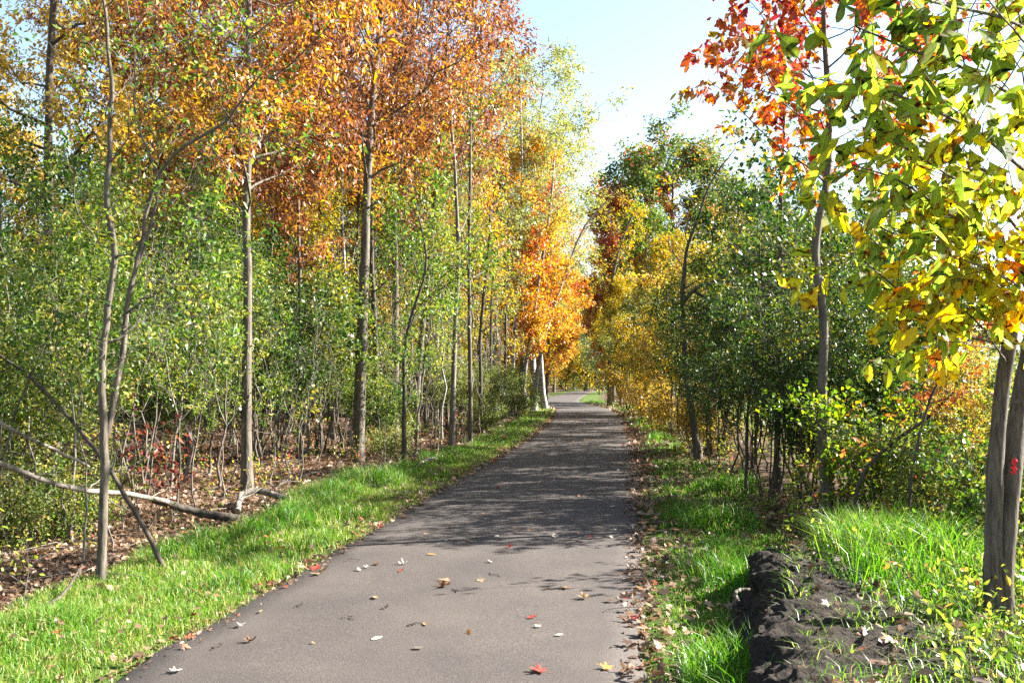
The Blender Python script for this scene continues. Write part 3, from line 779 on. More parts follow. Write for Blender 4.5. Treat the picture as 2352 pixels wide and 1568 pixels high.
hero('birch_tree', 'thin white birch left of the tallest rust brown tree', 'tree', 7, [(812, 990), (805, 800), (792, 640), (785, 480), (786, 330)], 12, 5, 'birch', 'birch', lt_, lsub, None, llf, Y=23)
hero('birch_tree', 'pale birch with forked stem right of the bending copper tree', 'tree', 8, [(1000, 968), (1003, 800), (1010, 640), (1022, 480), (1020, 360)], 13, 6, 'birch', 'birch', lt_, lsub, None, llf, Y=30)
hero('birch_tree', 'crooked white birch with bare twigs, nearest birch to the grass strip', 'tree', 9, [(1037, 1018), (1042, 850), (1046, 720), (1055, 600), (1050, 480), (1045, 350), (1035, 250)], 14, 6, 'pale', 'birch', dict(n=16, t0=.25, ang=50, L=1.4, up=.2, prof=oval), dict(n=6, L=.6), None, dict(n=3, size=.07, tpl=T_LEAF6), Y=21)
hero('slim_tree', 'very straight thin dark trunk beside the crooked white birch', 'tree', 10, [(1081, 1005), (1081, 800), (1079, 600), (1080, 400), (1080, 250)], 11, 6, 'grey', 'green', dict(n=14, t0=.4, ang=50, L=1.4, up=.2, prof=oval), lsub, dict(n=3, L=.25), llf, Y=23)
hero('slim_tree', 'thin dark curving trunk between the straight thin trunk and the thick white birch', 'tree', 11, [(1105, 980), (1104, 800), (1110, 700), (1122, 600), (1126, 480)], 10, 5, 'dark', 'yellow', lt_, lsub, dict(n=3, L=.25), llf, Y=27)
hero('birch_tree', 'thickest bright white birch trunk at the front of the orange maple', 'tree', 12, [(1136, 958), (1133, 850), (1128, 700), (1132, 560), (1140, 420)], 19, 9, 'birch', 'birch', dict(n=14, t0=.5, ang=45, L=2, up=.2, prof=cone), lsub, dict(n=4, L=.3), llf)
hero('slim_tree', 'thin black stem touching the left side of the thick white birch', 'tree', 13, [(1127, 975), (1126, 800), (1128, 680), (1140, 560)], 8, 4, 'dark', 'orange', lt_, lsub, None, llf, Y=31)
hero('slim_tree', 'dark pole trunk just right of the thick white birch', 'tree', 14, [(1163, 952), (1162, 800), (1160, 650)], 9, 5, 'dark', 'birch', lt_, lsub, None, llf, Y=36)
hero('birch_tree', 'white birch stem rising straight between the dark pole and the leaning birches', 'tree', 15, [(1178, 948), (1180, 800), (1190, 640), (1200, 450), (1195, 200)], 9, 4, 'birch', 'birch', dict(n=20, t0=.45, ang=45, L=1.8, up=.1, prof=oval), dict(n=6, L=.7), dict(n=4, L=.35), dict(n=9, size=.09, tpl=T_BROAD), Y=40)
hero('birch_tree', 'white birch leaning gently right, left of the strongly leaning birch', 'tree', 16, [(1198, 944), (1205, 850), (1225, 740), (1240, 640), (1265, 480), (1280, 300)], 10, 4, 'birch', 'birch', dict(n=20, t0=.5, ang=45, L=1.8, up=.1, prof=oval), dict(n=6, L=.7), dict(n=4, L=.35), dict(n=8, size=.09, tpl=T_BROAD), Y=41)
hero('birch_tree', 'white birch leaning far right over the path edge', 'tree', 17, [(1221, 944), (1240, 820), (1262, 730), (1292, 650), (1320, 570), (1345, 510), (1395, 460)], 12, 3, 'birch', 'birch', dict(n=14, t0=.55, ang=40, L=1.5, up=.2, prof=cone), dict(n=5, L=.6), None, dict(n=2, size=.08, tpl=T_BROAD), Y=43)
hero('slim_tree', 'pale trunk deep among the green saplings left of the tallest rust brown tree', 'tree', 18, [(690, 1010), (690, 800), (688, 640), (684, 430), (690, 300)], 11, 6, 'grey', 'copper', lt_, lsub, dict(n=3, L=.3), dict(llf, n=12), Y=19)
hero('slim_tree', 'mossy dark thin trunk between the two largest copper tree trunks', 'tree', 181, [(818, 1010), (822, 800), (820, 560), (824, 400)], 11, 6, 'dark', 'green', lt_, lsub, None, llf, Y=24)

# twisted two stemmed tree at the left front
hero('twisted_tree', 'twisted grey tree forking into two bare stems at the left front', 'tree', 19,
     [(232, 1338), (236, 1180), (238, 1000), (238, 850), (248, 720), (272, 600), (268, 540), (243, 505), (246, 400), (256, 250), (246, 120), (236, 0), (225, -120)], 22, 6, 'grey', 'green',
     dict(n=9, t0=.35, ang=48, L=.95, up=.15, rf=.4, prof=flatp), dict(n=5, L=.5), dict(n=3, L=.25), dict(n=6, size=.05, tpl=T_LEAF6, spread=.03, droop=.3),
     n=40, wob=.006, more=[([(240, 1010), (262, 900), (285, 760), (292, 700), (322, 560), (335, 480), (370, 390), (430, 335), (520, 280), (600, 170)], 16, 4, [0, .05, .1, .15, .2, .2, .1, 0, -.1, -.2]),
                           ([(285, 760), (300, 640), (345, 500), (358, 410), (330, 330), (305, 240), (310, 120), (290, 0)], 9, 3, [.1, .2, .3, .35, .4, .4, .4, .4]),
                           ([(292, 720), (330, 690), (372, 668)], 6, 3, [.1, 0, -.1])])
hero('leaning_sapling', 'dark bare sapling leaning steeply left across the fallen branches', 'tree', 20, [(395, 1312), (320, 1190), (235, 1060), (150, 945), (60, 850), (-30, 800)], 13, 7, 'dark', 'olive', dict(n=10, t0=.3, ang=45, L=.6, up=.2, prof=flatp), dict(n=5, L=.3), None, dict(n=4, size=.05, tpl=T_LEAF6), dY=[.1, .2, .35, .5, .6])
hero('leaning_tree', 'pale leaning trunk in the shade behind the twisted tree', 'tree', 22, [(92, 1190), (120, 1060), (152, 950), (170, 860), (180, 700)], 15, 8, 'pale', 'olive', lt_, lsub, dict(n=3, L=.25), llf)
hero('pale_shrub', 'pale crooked many stemmed shrub between twisted tree and nearest copper tree', 'shrub', 23, [(425, 1103), (440, 1010), (432, 960), (462, 890), (470, 780)], 11, 4, 'pale', 'olive', dict(n=9, t0=.3, ang=45, L=.9, up=.2, prof=oval), dict(n=6, L=.4), dict(n=3, L=.2), dict(n=8, size=.06, tpl=T_LEAF6), more=[([(425, 1100), (405, 1000), (402, 920), (380, 840)], 7, 3, [0, .1, .2, .2]), ([(428, 1100), (450, 950), (430, 860)], 6, 3, [0, -.1, -.2])])

# dark big oak at the far left top
hero('oak_tree', 'dark heavy limbed oak with golden brown leaves in the upper left corner', 'tree', 24, [(112, 1000), (112, 700), (112, 500), (108, 330), (110, 180), (120, -50), (130, -250)], 27, 12, 'dark', 'gold',
     dict(n=15, t0=.35, ang=72, L=3.2, up=.15, rf=.5, prof=flatp), dict(n=9, L=1.3, t0=.25), dict(n=6, L=.45), dict(n=17, size=.11, tpl=T_BROAD, spread=.1), Y=17)

# left understory: every sapling and shrub of its own ------------------------
g = np.random.default_rng(77)
LS = [  # kind, u, Y, scale, leaf, label
 ('thicket', -40, 8.6, 1.0, 'green', 'bright green thicket at the left picture edge behind the leaning sapling'),
 ('sapling', 60, 11.5, .95, 'dark', 'dark green sapling behind the pale leaning trunk'),
 ('thicket', 120, 13.5, 1.1, 'green', 'leafy thicket under the dark heavy limbed oak'),
 ('shrub', 20, 10.2, 1.1, 'olive', 'dense pale leaved shrub behind the low fallen branches'),
 ('sapling', 210, 14.5, 1.05, 'green', 'bushy green sapling directly behind the twisted tree'),
 ('thicket', 330, 12.3, 1.0, 'green', 'thicket of fresh green leaves right of the twisted tree stems'),
 ('shrub', 300, 15.5, 1.3, 'dark', 'dark shrub in the shade behind the fresh green thicket'),
 ('slim', 400, 13.8, .95, 'green', 'slim green sapling above the pale crooked shrub'),
 ('sapling', 480, 16.0, .95, 'olive', 'olive sapling left of the nearest copper tree trunk'),
 ('sapling', 505, 13.6, .82, 'green', 'light green sapling whose crown touches the nearest copper trunk from the left'),
 ('sapling', 600, 15.2, .85, 'green', 'bright green sapling crown just right of the nearest copper trunk'),
 ('thicket', 640, 20.5, .95, 'olive', 'wide olive thicket between the nearest and the tallest copper tree'),
 ('thicket', 735, 20.8, .85, 'green', 'round olive thicket just left of the tallest rust brown tree'),
 ('shrub', 580, 18.5, 1.4, 'dark', 'dark green shrub deep behind the bright green sapling crown'),
 ('slim', 700, 20.5, 1.1, 'yellow', 'yellowing slim sapling behind the olive thickets'),
 ('thicket', 790, 23.0, .7, 'olive', 'green thicket around the foot of the thin white birch'),
 ('shrub', 865, 21.0, .7, 'green', 'small olive shrub right of the tallest rust brown trunk'),
 ('sapling', 930, 26, 1.05, 'green', 'green sapling behind the dark crooked sapling'),
 ('slim', 960, 20.0, .9, 'green', 'slim bright green sapling beside the dark crooked sapling'),
 ('shrub', 985, 29.0, .95, 'olive', 'pale shrub at the feet of the birches'),
 ('sapling', 1040, 31.0, 1.0, 'yellow', 'yellow green sapling behind the crooked white birch'),
 ('thicket', 1075, 28, .55, 'olive', 'low grey green thicket around the straight thin dark trunk'),
 ('sapling', 1015, 32.0, 1.2, 'yellow', 'tall yellow sapling deep between the birch trunks'),
 ('shrub', 1110, 31.0, .8, 'olive', 'shrub below the orange maple beside the thick white birch'),
 ('shrub', 1165, 38.5, .7, 'olive', 'low shrub between the dark pole and the white birch stems'),
 ('sapling', 1090, 36.0, 1.2, 'yellow', 'golden sapling left of the orange maple'),
 ('sapling', 870, 28.0, 1.3, 'yellow', 'yellow brown sapling in the gap between the two thickest copper trunks'),
 ('sapling', 760, 27.0, 1.3, 'dark', 'dark green sapling deep behind the thin white birch'),
 ('thicket', 440, 19.5, 1.3, 'dark', 'dark thicket deep behind the olive sapling'),
 ('sapling', 30, 17.0, 1.15, 'olive', 'olive sapling behind the pale leaved shrub at the left edge'),
 ('sapling', -60, 12.0, 1.1, 'green', 'leafy sapling cut by the left picture edge'),
 ('slim', 185, 9.6, .85, 'green', 'slim leafy sapling between pale leaning trunk and twisted tree'),
 ('slim', 520, 21.5, 1.2, 'yellow', 'yellowish slim sapling far behind the nearest copper trunk'),
  ('bush', 905, 18.3, .5, 'olive', 'low bush behind the dark crooked sapling foot'),
 ('bush', 1110, 27.0, .75, 'olive', 'low bush at the grass edge before the thick white birch'),
 ('bush', 55, 9.3, .75, 'olive', 'low olive bush under the fallen branches at the left edge'),
 ('bush', 175, 9.9, .7, 'green', 'low green bush behind the twisted tree foot'),
 ('bush', 1195, 37.0, .9, 'olive', 'low dry bush under the leaning birches'),
]
for (k, u, Y, s, lf, lab) in LS:
    nm = {'thicket': 'thicket_shrub', 'sapling': 'green_sapling', 'slim': 'slim_sapling', 'shrub': 'leafy_shrub', 'bush': 'low_bush'}[k]
    place(k, nm, lab, 'shrub' if k in ('thicket', 'shrub', 'bush') else 'sapling', at(u, Y), g.random() * 6.28, s * g.uniform(.94, 1.06) * (.80 if Y < 17 else .95), 'shrubs and saplings in the left wood', lf)

# tall poles of the left wood
PRO['pole'] = grow(120, [straight(g, 9.5, .05, wob=.13, lean=.06)], dict(n=16, t0=.5, ang=50, L=1.3, up=.25, prof=oval), dict(n=6, L=.55), dict(n=3, L=.3), dict(n=11, size=.10, tpl=T_LEAF, droop=.5, spread=.05), B['grey'], L['copper'], sides=7, name='pole')
for (u, Y, sc_, lf, bk, lab) in [(600, 19, .9, 'copper', 'dark', 'slim dark pole tree right of the nearest copper trunk'), (640, 23, 1.0, 'copper', 'grey', 'slim grey pole tree between nearest copper trunk and the pale deep trunk'), (735, 22, 1.0, 'copper', 'dark', 'slim dark pole tree left of the thin white birch'), (765, 26, 1.1, 'yellow', 'grey', 'grey pole tree just left of the thin white birch'),
    (846, 25, 1.1, 'copper', 'dark', 'dark pole tree touching the tallest rust brown trunk from the right'), (885, 29, 1.2, 'copper', 'dark', 'dark pole tree between the two largest copper trunks'), (925, 31, 1.2, 'green', 'grey', 'grey pole tree behind the dark crooked sapling'), (972, 27, 1.1, 'copper', 'dark', 'dark pole tree right of the bending copper tree'),
    (985, 36, 1.2, 'yellow', 'pale', 'pale pole tree behind the forked birch'), (1022, 29, 1.0, 'copper', 'dark', 'dark pole tree left of the crooked white birch'), (1062, 31, 1.0, 'yellow', 'grey', 'grey pole tree between crooked birch and straight thin trunk'), (1093, 34, 1.1, 'orange', 'dark', 'dark pole tree right of the straight thin trunk'),
    (1118, 36, 1.0, 'orange', 'pale', 'pale pole tree left of the thick white birch'), (1150, 39, 1.0, 'birch', 'birch', 'white pole birch right of the thick white birch'), (1188, 43, 1.0, 'birch', 'dark', 'dark pole between the white birch stems'), (540, 24, 1.0, 'gold', 'grey', 'grey pole tree left of the nearest copper trunk'), (440, 21, 1.0, 'gold', 'dark', 'dark pole tree right of the twisted tree fork'),
    (660, 27, .9, 'green', 'pale', 'pale crooked pole tree in the shade behind the deep pale trunk'), (705, 25, .9, 'gold', 'pale', 'pale pole tree left of the dark slim pole'), (955, 33, 1.0, 'green', 'pale', 'pale crooked pole tree behind the dark sapling'), (1010, 25, .8, 'green', 'birch', 'thin white pole birch just left of the crooked white birch'),
    (1072, 27, .9, 'green', 'pale', 'pale pole tree just left of the straight thin trunk'), (1050, 36, 1.1, 'yellow', 'birch', 'thin white pole birch deep behind the crooked white birch'), (1170, 46, 1.1, 'birch', 'birch', 'white pole birch deep behind the dark pole'), (1210, 46, .9, 'birch', 'birch', 'white pole birch between the two leaning birches'), (870, 34, 1.2, 'green', 'birch', 'thin white birch pole deep between the two largest copper trunks')]:
    place('pole', 'pole_tree', lab, 'tree', at(u, Y), g.random() * 6.28, (sc_ * .9, sc_ * .9, sc_), 'tall pole trees in the left wood', lf, bk)

# bare poles in the left wood
for (u, Y, s) in [(465, 10.6, .8), (500, 12.5, .8), (390, 11.0, .9), (620, 14.5, .8), (650, 15.5, .9), (700, 16.5, .8), (705, 14.6, .7), (745, 18.5, .9), (540, 15, .8), (775, 17.0, .7), (880, 20, .9), (895, 17.5, .7), (945, 21, .9), (975, 19.5, .7),
                  (1010, 22.5, .9), (1060, 22, .8), (1095, 26, .9), (1120, 29, 1), (1145, 33, .9), (1150, 30, .8), (1180, 36, 1), (270, 8.8, .7), (175, 8.0, .7), (60, 9.5, .9), (350, 13, .9), (305, 10.2, .8), (580, 17, 1.1), (1000, 26, 1.1), (840, 23, 1.2), (730, 21, 1.2)]:
    place('bare', 'bare_sapling', 'thin bare sapling pole with few leaves among the left undergrowth', 'sapling', at(u, Y), g.random() * 6.28, s * g.uniform(.9, 1.15), 'bare saplings in the left undergrowth')

for i, (u, Y, s) in enumerate([(900, 22, 1.7), (918, 25, 2.0), (942, 24, 1.8), (966, 30, 2.2), (992, 28, 1.9), (1016, 33, 2.3), (1046, 26, 1.8), (1068, 34, 2.3), (1088, 29, 1.9), (1102, 32, 2.1), (1124, 33, 2.2), (1143, 37, 2.4), (1158, 41, 2.5), (1172, 39, 2.3), (1186, 47, 2.6), (1205, 42, 2.2), (778, 22, 1.7), (800, 26, 2.0), (836, 28, 2.1), (672, 22, 1.7), (614, 24, 1.9)]):
    place('bare', 'thin_pole', 'thin crooked pole tree with bare twigs crowded between the larger left trunks', 'tree', at(u, Y), g.random() * 6.28, (s * .9, s * .9, s), 'thin pole trees between the larger left trunks', 'olive', ['dark', 'pale', 'grey', 'birch'][i % 4])
# trees deep in the left wood
DEEP = [('pine', 640, 30, 1.0, None, 'dark pine deep behind the tallest rust brown tree'), ('pine', 760, 33, 1.0, None, 'dark pine behind the thin white birch'), ('pine', 480, 32, 1.0, None, 'dark pine deep behind the nearest copper tree'),
        ('beech', 280, 23, .95, 'gold', 'golden brown tree far behind the twisted tree'), ('beech', 420, 22, .95, 'copper', 'copper tree deep between twisted tree and nearest copper trunk'), ('maple', 180, 28, .6, 'dark', 'dark green tree deep behind the dark oak'),
        ('maple', 0, 28, .8, 'gold', 'golden brown tree far behind the left edge thicket'), ('beech', 700, 27, 1.0, 'copper', 'copper tree filling the gap between the two largest copper trunks'), ('beech', 1000, 34, .9, 'copper', 'copper crown behind the pale forked birch'),
        ('maple', 900, 38, 1.0, 'yellow', 'yellow tree deep behind the slim grey trunks'), ('maple', 1010, 42, .9, 'gold', 'golden tree deep behind the birch trunks'), ('maple', 820, 44, 1.1, 'dark', 'dark green tree deep behind the copper trees'),
        ('maple', 560, 42, 1.1, 'dark', 'dark green tree far behind the nearest copper trunk'), ('maple', 330, 40, 1.1, 'olive', 'olive tree far behind the fresh green thicket'), ('maple', 1090, 50, 1.0, 'yellow', 'yellow tree behind the left flank of the orange maple')]
for (k, u, Y, s, lf, lab) in DEEP:
    nm = 'pine_tree' if k == 'pine' else 'background_tree'
    place(k, nm, lab, 'tree', at(u, Y), g.random() * 6.28, s, 'trees deep in the left wood', lf)

# left middle: birch crowns and orange maples
place('birch', 'birch_tree', 'tall yellow green birch crown rising against the sky beside the copper trees', 'tree', at(1228, 45), .6, (1.35, 1.35, 1.07))
place('birch', 'birch_tree', 'thinner birch crown with pale leaves reaching farthest over the path', 'tree', at(1256, 47), 2.2, (1.25, 1.25, .86))
place('birch', 'birch_tree', 'birch crown half hidden behind the copper leaves', 'tree', at(1120, 40), 4.0, (.9, .9, .95))
place('maple', 'maple_tree', 'glowing orange maple behind the white birches', 'tree', at(1195, 42), 1.0, (.95, .95, 1.05), None, 'orange')
place('maple', 'maple_tree', 'yellow orange maple behind the far leaning birch at the path edge', 'tree', at(1255, 50), 2.5, (.8, .8, .95), None, 'orange')
place('maple', 'maple_tree', 'orange maple with dark trunks where the path ends', 'tree', at(1272, 112), 2.5, 1.25, None, 'orange')
FAR = [('maple', 1225, 72, 1.05, 'yellow', 'yellow maple farther along the left path side'), ('maple', 1240, 92, 1.15, 'orange', 'distant orange yellow maple left of the path bend'), ('maple', 1345, 128, 1.3, 'yellow', 'yellow green tree closing the far end of the path'),
       ('maple', 1318, 140, 1.45, 'yellow', 'golden tree just left of the sky gap at the path end'), ('maple', 1385, 122, 1.25, 'olive', 'green tree right of the sky gap at the path end'), ('maple', 1420, 105, 1.4, 'yellow', 'yellow tree behind the rusty red maple'),
       ('bush', 1300, 128, 4.0, 'green', 'bright green bush where the path disappears'), ('bush', 1350, 118, 4.2, 'yellow', 'yellow green bush right of where the path disappears'), ('shrub', 1250, 100, 1.8, 'orange', 'orange brown shrub left of the path bend'),
       ('bush', 1400, 100, 3.5, 'dark', 'dark bush right of the path bend'), ('maple', 1180, 65, 1.0, 'yellow', 'yellow maple half hidden behind the glowing orange maple'), ('maple', 1460, 130, 1.6, 'olive', 'green tree far behind the rusty red maple')]
for (k, u, Y, s, lf, lab) in FAR:
    place(k, {'maple': 'far_maple', 'bush': 'far_bush', 'shrub': 'far_bush'}[k], lab, 'tree' if k == 'maple' else 'bush', at(u, Y), g.random() * 6.28, s, 'trees around the far end of the path', lf)

# right side: big oak and its neighbours
place('oak', 'oak_tree', 'tall spreading green oak with reddish tips above the right side trees', 'tree', at(1530, 64), 1.2, (1.25, 1.25, 1.06))
place('oak', 'oak_tree', 'lower olive brown oak just right of the tall spreading oak', 'tree', at(1625, 62), 3.0, (.8, .8, .85), None, 'oak')
place('maple', 'maple_tree', 'rusty red maple left of the tall spreading oak', 'tree', at(1408, 60), 3.0, (.95, .95, 1.18), None, 'rust')
place('maple', 'maple_tree', 'green maple crown in front of the tall oak trunk', 'tree', at(1490, 56), 4.0, (.9, .9, 1.02), None, 'green')
RS = [('maple', 1425, 52, .62, 'yellow', 'golden tree standing nearest the right grass edge below the rusty maple'), ('maple', 1530, 40, .66, 'yellow', 'bright yellow tree right of the slim brown trunk'), ('maple', 1640, 34, .55, 'yellow', 'yellow orange tree behind the crooked black tree'),
      ('maple', 1480, 44, .50, 'olive', 'olive green tree between the golden and the bright yellow tree'), ('maple', 1700, 42, .62, 'gold', 'brownish gold tree behind the round leaved tree'), ('thicket', 1445, 42, .95, 'olive', 'grey green thicket low beside the slim brown trunk'),
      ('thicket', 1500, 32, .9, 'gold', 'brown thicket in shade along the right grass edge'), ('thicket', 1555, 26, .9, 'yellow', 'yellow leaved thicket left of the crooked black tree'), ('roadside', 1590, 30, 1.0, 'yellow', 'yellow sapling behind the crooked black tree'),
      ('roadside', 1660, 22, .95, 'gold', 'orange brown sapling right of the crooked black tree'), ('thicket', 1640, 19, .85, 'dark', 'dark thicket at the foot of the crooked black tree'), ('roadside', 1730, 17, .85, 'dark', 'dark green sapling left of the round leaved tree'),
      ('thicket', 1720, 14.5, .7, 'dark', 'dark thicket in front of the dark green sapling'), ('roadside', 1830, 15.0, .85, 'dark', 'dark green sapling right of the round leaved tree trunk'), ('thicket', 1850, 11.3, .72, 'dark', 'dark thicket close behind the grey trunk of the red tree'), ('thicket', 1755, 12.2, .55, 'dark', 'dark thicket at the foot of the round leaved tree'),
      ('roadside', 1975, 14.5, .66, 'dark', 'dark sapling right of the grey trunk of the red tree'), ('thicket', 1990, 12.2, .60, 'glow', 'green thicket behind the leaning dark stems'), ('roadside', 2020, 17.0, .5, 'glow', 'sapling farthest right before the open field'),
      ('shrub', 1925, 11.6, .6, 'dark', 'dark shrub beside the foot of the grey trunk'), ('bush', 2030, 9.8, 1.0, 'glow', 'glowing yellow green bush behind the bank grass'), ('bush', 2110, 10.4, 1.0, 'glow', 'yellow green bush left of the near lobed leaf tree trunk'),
      
      ('bush', 1610, 19.8, 1.0, 'gold', 'brown bush at the grass edge beyond the crooked black tree'), ('bush', 1530, 27.5, 1.1, 'gold', 'brownish bush farther along the right grass edge'), ('bush', 1460, 38, 1.3, 'gold', 'small brown bush at the grass edge under the golden tree'),
      ('bush', 2180, 8.6, .8, 'olive', 'pale weedy bush close left of the double trunk'), ('bush', 2400, 7.0, .8, 'green', 'green weedy bush right of the double trunk'), ('thicket', 1800, 20, 1.0, 'dark', 'dark thicket deep behind the round leaved tree'),
      ('roadside', 1880, 20, .75, 'yellow', 'olive sapling deep behind the red tree trunk'), ('thicket', 1580, 40, 1.1, 'dark', 'dark thicket deep behind the bright yellow tree'), ('roadside', 1770, 26, .9, 'yellow', 'olive sapling far behind the round leaved tree')]
for (k, u, Y, s, lf, lab) in RS:
    nm = {'thicket': 'thicket_shrub', 'roadside': 'roadside_sapling', 'shrub': 'leafy_shrub', 'bush': 'low_bush', 'maple': 'yellow_tree'}[k]
    place(k, nm, lab, {'roadside': 'sapling', 'maple': 'tree'}.get(k, 'shrub'), at(u, Y), g.random() * 6.28, s, 'trees and shrubs on the right side', lf, 'dark' if k != 'maple' else None)

for (u, Y, s) in [(1640, 16.5, 1.1), (1665, 15.5, .9), (1690, 14.5, 1.1), (1705, 17, 1.2), (1730, 13.8, .9), (1752, 15.5, 1.1), (1775, 12.2, .9), (1815, 12.8, 1.1), (1838, 11.8, .9), (1560, 21, 1.2), (1585, 19, 1.1), (1620, 22, 1.2), (1530, 25, 1.2), (1500, 29, 1.3), (1870, 13.5, 1.0), (1930, 12.5, .9), (1475, 34, 1.4), (1960, 11.4, .8), (1680, 19, 1.3), (1790, 17, 1.3)]:
    place('bare', 'bare_sapling', 'thin dark sapling pole with few leaves in the shaded right hand trees', 'sapling', at(u, Y), g.random() * 6.28, s * g.uniform(.9, 1.15), 'bare saplings in the right hand trees', 'dark', 'dark')
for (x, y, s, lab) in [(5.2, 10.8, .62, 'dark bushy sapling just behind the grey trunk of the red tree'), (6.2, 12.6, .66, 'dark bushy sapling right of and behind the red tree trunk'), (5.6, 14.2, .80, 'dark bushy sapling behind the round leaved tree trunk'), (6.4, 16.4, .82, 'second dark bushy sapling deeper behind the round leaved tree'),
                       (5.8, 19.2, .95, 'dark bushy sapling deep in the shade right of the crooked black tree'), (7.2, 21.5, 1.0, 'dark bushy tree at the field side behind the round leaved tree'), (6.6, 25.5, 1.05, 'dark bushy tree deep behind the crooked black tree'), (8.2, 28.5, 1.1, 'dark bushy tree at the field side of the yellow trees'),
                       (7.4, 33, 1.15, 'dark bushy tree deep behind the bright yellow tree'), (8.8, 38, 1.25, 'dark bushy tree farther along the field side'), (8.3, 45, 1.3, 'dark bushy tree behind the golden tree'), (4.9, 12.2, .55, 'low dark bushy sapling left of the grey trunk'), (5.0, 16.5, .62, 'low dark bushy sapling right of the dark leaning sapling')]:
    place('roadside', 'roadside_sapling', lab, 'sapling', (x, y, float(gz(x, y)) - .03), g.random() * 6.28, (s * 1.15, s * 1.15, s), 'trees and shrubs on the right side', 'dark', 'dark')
for (u, Y, s, k, lf, lab) in [(2245, 8.6, .36, 'slim', 'gold', 'small golden leaved sapling seen left of the double trunk'), (2200, 10.5, .30, 'slim', 'rust', 'small rust leaved sapling behind the pale weedy bush'), (2320, 10.8, .55, 'thicket', 'low', 'weedy thicket right behind the double trunk'), (2220, 12.5, .5, 'thicket', 'olive', 'weedy thicket at the field edge left of the double trunk'), (2140, 13.5, .55, 'thicket', 'glow', 'yellow green thicket at the field edge below the barn'), (2380, 8.5, .5, 'thicket', 'olive', 'weedy thicket at the right picture edge')]:
    place(k, 'weedy_shrub', lab, 'shrub', at(u, Y), g.random() * 6.28, s, 'trees and shrubs on the right side', lf, 'dark')
place('thicket', 'thicket_shrub', 'dark thicket where the path bends', 'shrub', at(1378, 92), 1.0, 1.5, 'trees around the far end of the path', 'dark', 'dark')
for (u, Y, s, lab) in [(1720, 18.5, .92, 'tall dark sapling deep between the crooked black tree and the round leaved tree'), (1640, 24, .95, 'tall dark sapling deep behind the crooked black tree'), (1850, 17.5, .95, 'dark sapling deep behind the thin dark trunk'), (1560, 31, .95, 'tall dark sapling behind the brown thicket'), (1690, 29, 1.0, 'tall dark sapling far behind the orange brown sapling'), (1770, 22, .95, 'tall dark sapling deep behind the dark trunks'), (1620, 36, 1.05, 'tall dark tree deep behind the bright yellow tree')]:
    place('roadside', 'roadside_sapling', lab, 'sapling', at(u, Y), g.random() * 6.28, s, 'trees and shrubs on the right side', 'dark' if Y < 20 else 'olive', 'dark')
hero('slim_tree', 'slim brown trunk rising at the right grass edge before the tall oak', 'tree', 31, [(1400, 925), (1402, 760), (1406, 640), (1425, 560), (1450, 500)], 11, 5, 'grey', 'yellow', dict(n=12, t0=.45, ang=45, L=2.0, up=.3, prof=oval), dict(n=6, L=.8), dict(n=4, L=.4), dict(n=10, size=.12, tpl=T_LEAF), Y=52)
hero('crooked_tree', 'crooked black tree with bare forked branches on the right', 'tree', 32, [(1605, 1062), (1572, 860), (1562, 740), (1568, 610), (1575, 560), (1605, 500), (1618, 440), (1650, 390), (1690, 340)], 20, 2, 'dark', 'yellow',
     dict(n=10, t0=.45, ang=55, L=1.1, up=.2, rf=.5, prof=oval), dict(n=5, L=.5), dict(n=3, L=.25), dict(n=4, size=.09, tpl=T_LEAF, keep=.6), Y=17.5, n=30, more=[([(1572, 690), (1600, 660), (1660, 640), (1690, 610), (1720, 580)], 10, 3, [0, .1, .2, .2, .2]), ([(1590, 665), (1630, 690), (1690, 680)], 7, 3, [.1, 0, -.1])])
hero('dark_tree', 'round leaved tree with a straight dark trunk left of the red tree', 'tree', 33, [(1782, 1080), (1784, 800), (1785, 560), (1790, 430), (1797, 330), (1800, 220)], 17, 6, 'dark', 'dark', dict(n=16, t0=.35, ang=55, L=1.15, up=.25, prof=cone), dict(n=5, L=.5), dict(n=3, L=.25), dict(n=5, size=.085, tpl=T_ROUND6, spread=.05), Y=13)
hero('dark_tree', 'thin dark trunk close behind the grey trunk of the red tree', 'tree', 34, [(1838, 1050), (1845, 850), (1862, 680), (1880, 500)], 15, 7, 'dark', 'dark', dict(n=12, t0=.4, ang=50, L=1.0, up=.2, prof=cone), dict(n=5, L=.45), None, dict(n=5, size=.075, tpl=T_ROUND6), Y=14)
hero('dark_sapling', 'dark sapling leaning left from the shaded grass edge', 'sapling', 35, [(1715, 1110), (1712, 950), (1735, 830), (1750, 700), (1745, 560)], 9, 3, 'dark', 'dark', dict(n=12, t0=.3, ang=50, L=.8, up=.2, prof=cone), dict(n=5, L=.4), None, dict(n=6, size=.075, tpl=T_ROUND6), Y=12.5)
hero('leaning_tree', 'dark stem leaning right across the yellow green bushes', 'tree', 36, [(1955, 1200), (1962, 1130), (2005, 1045), (2070, 1000), (2135, 960), (2190, 900)], 14, 5, 'dark', 'rust', dict(n=9, t0=.4, ang=50, L=.7, up=.2, prof=flatp), dict(n=5, L=.35), None, dict(n=3, size=.075, tpl=T_BROAD, spread=.04), Y=8.8)
hero('leaning_sapling', 'thin dark stem behind the leaning one with rust coloured leaves at top', 'sapling', 37, [(2068, 1185), (2090, 1090), (2115, 990), (2150, 880), (2195, 790), (2230, 730)], 9, 4, 'dark', 'rust', dict(n=10, t0=.55, ang=55, L=.6, up=.15, prof=oval), dict(n=5, L=.3), None, dict(n=4, size=.07, tpl=T_BROAD, spread=.04), Y=8.2)

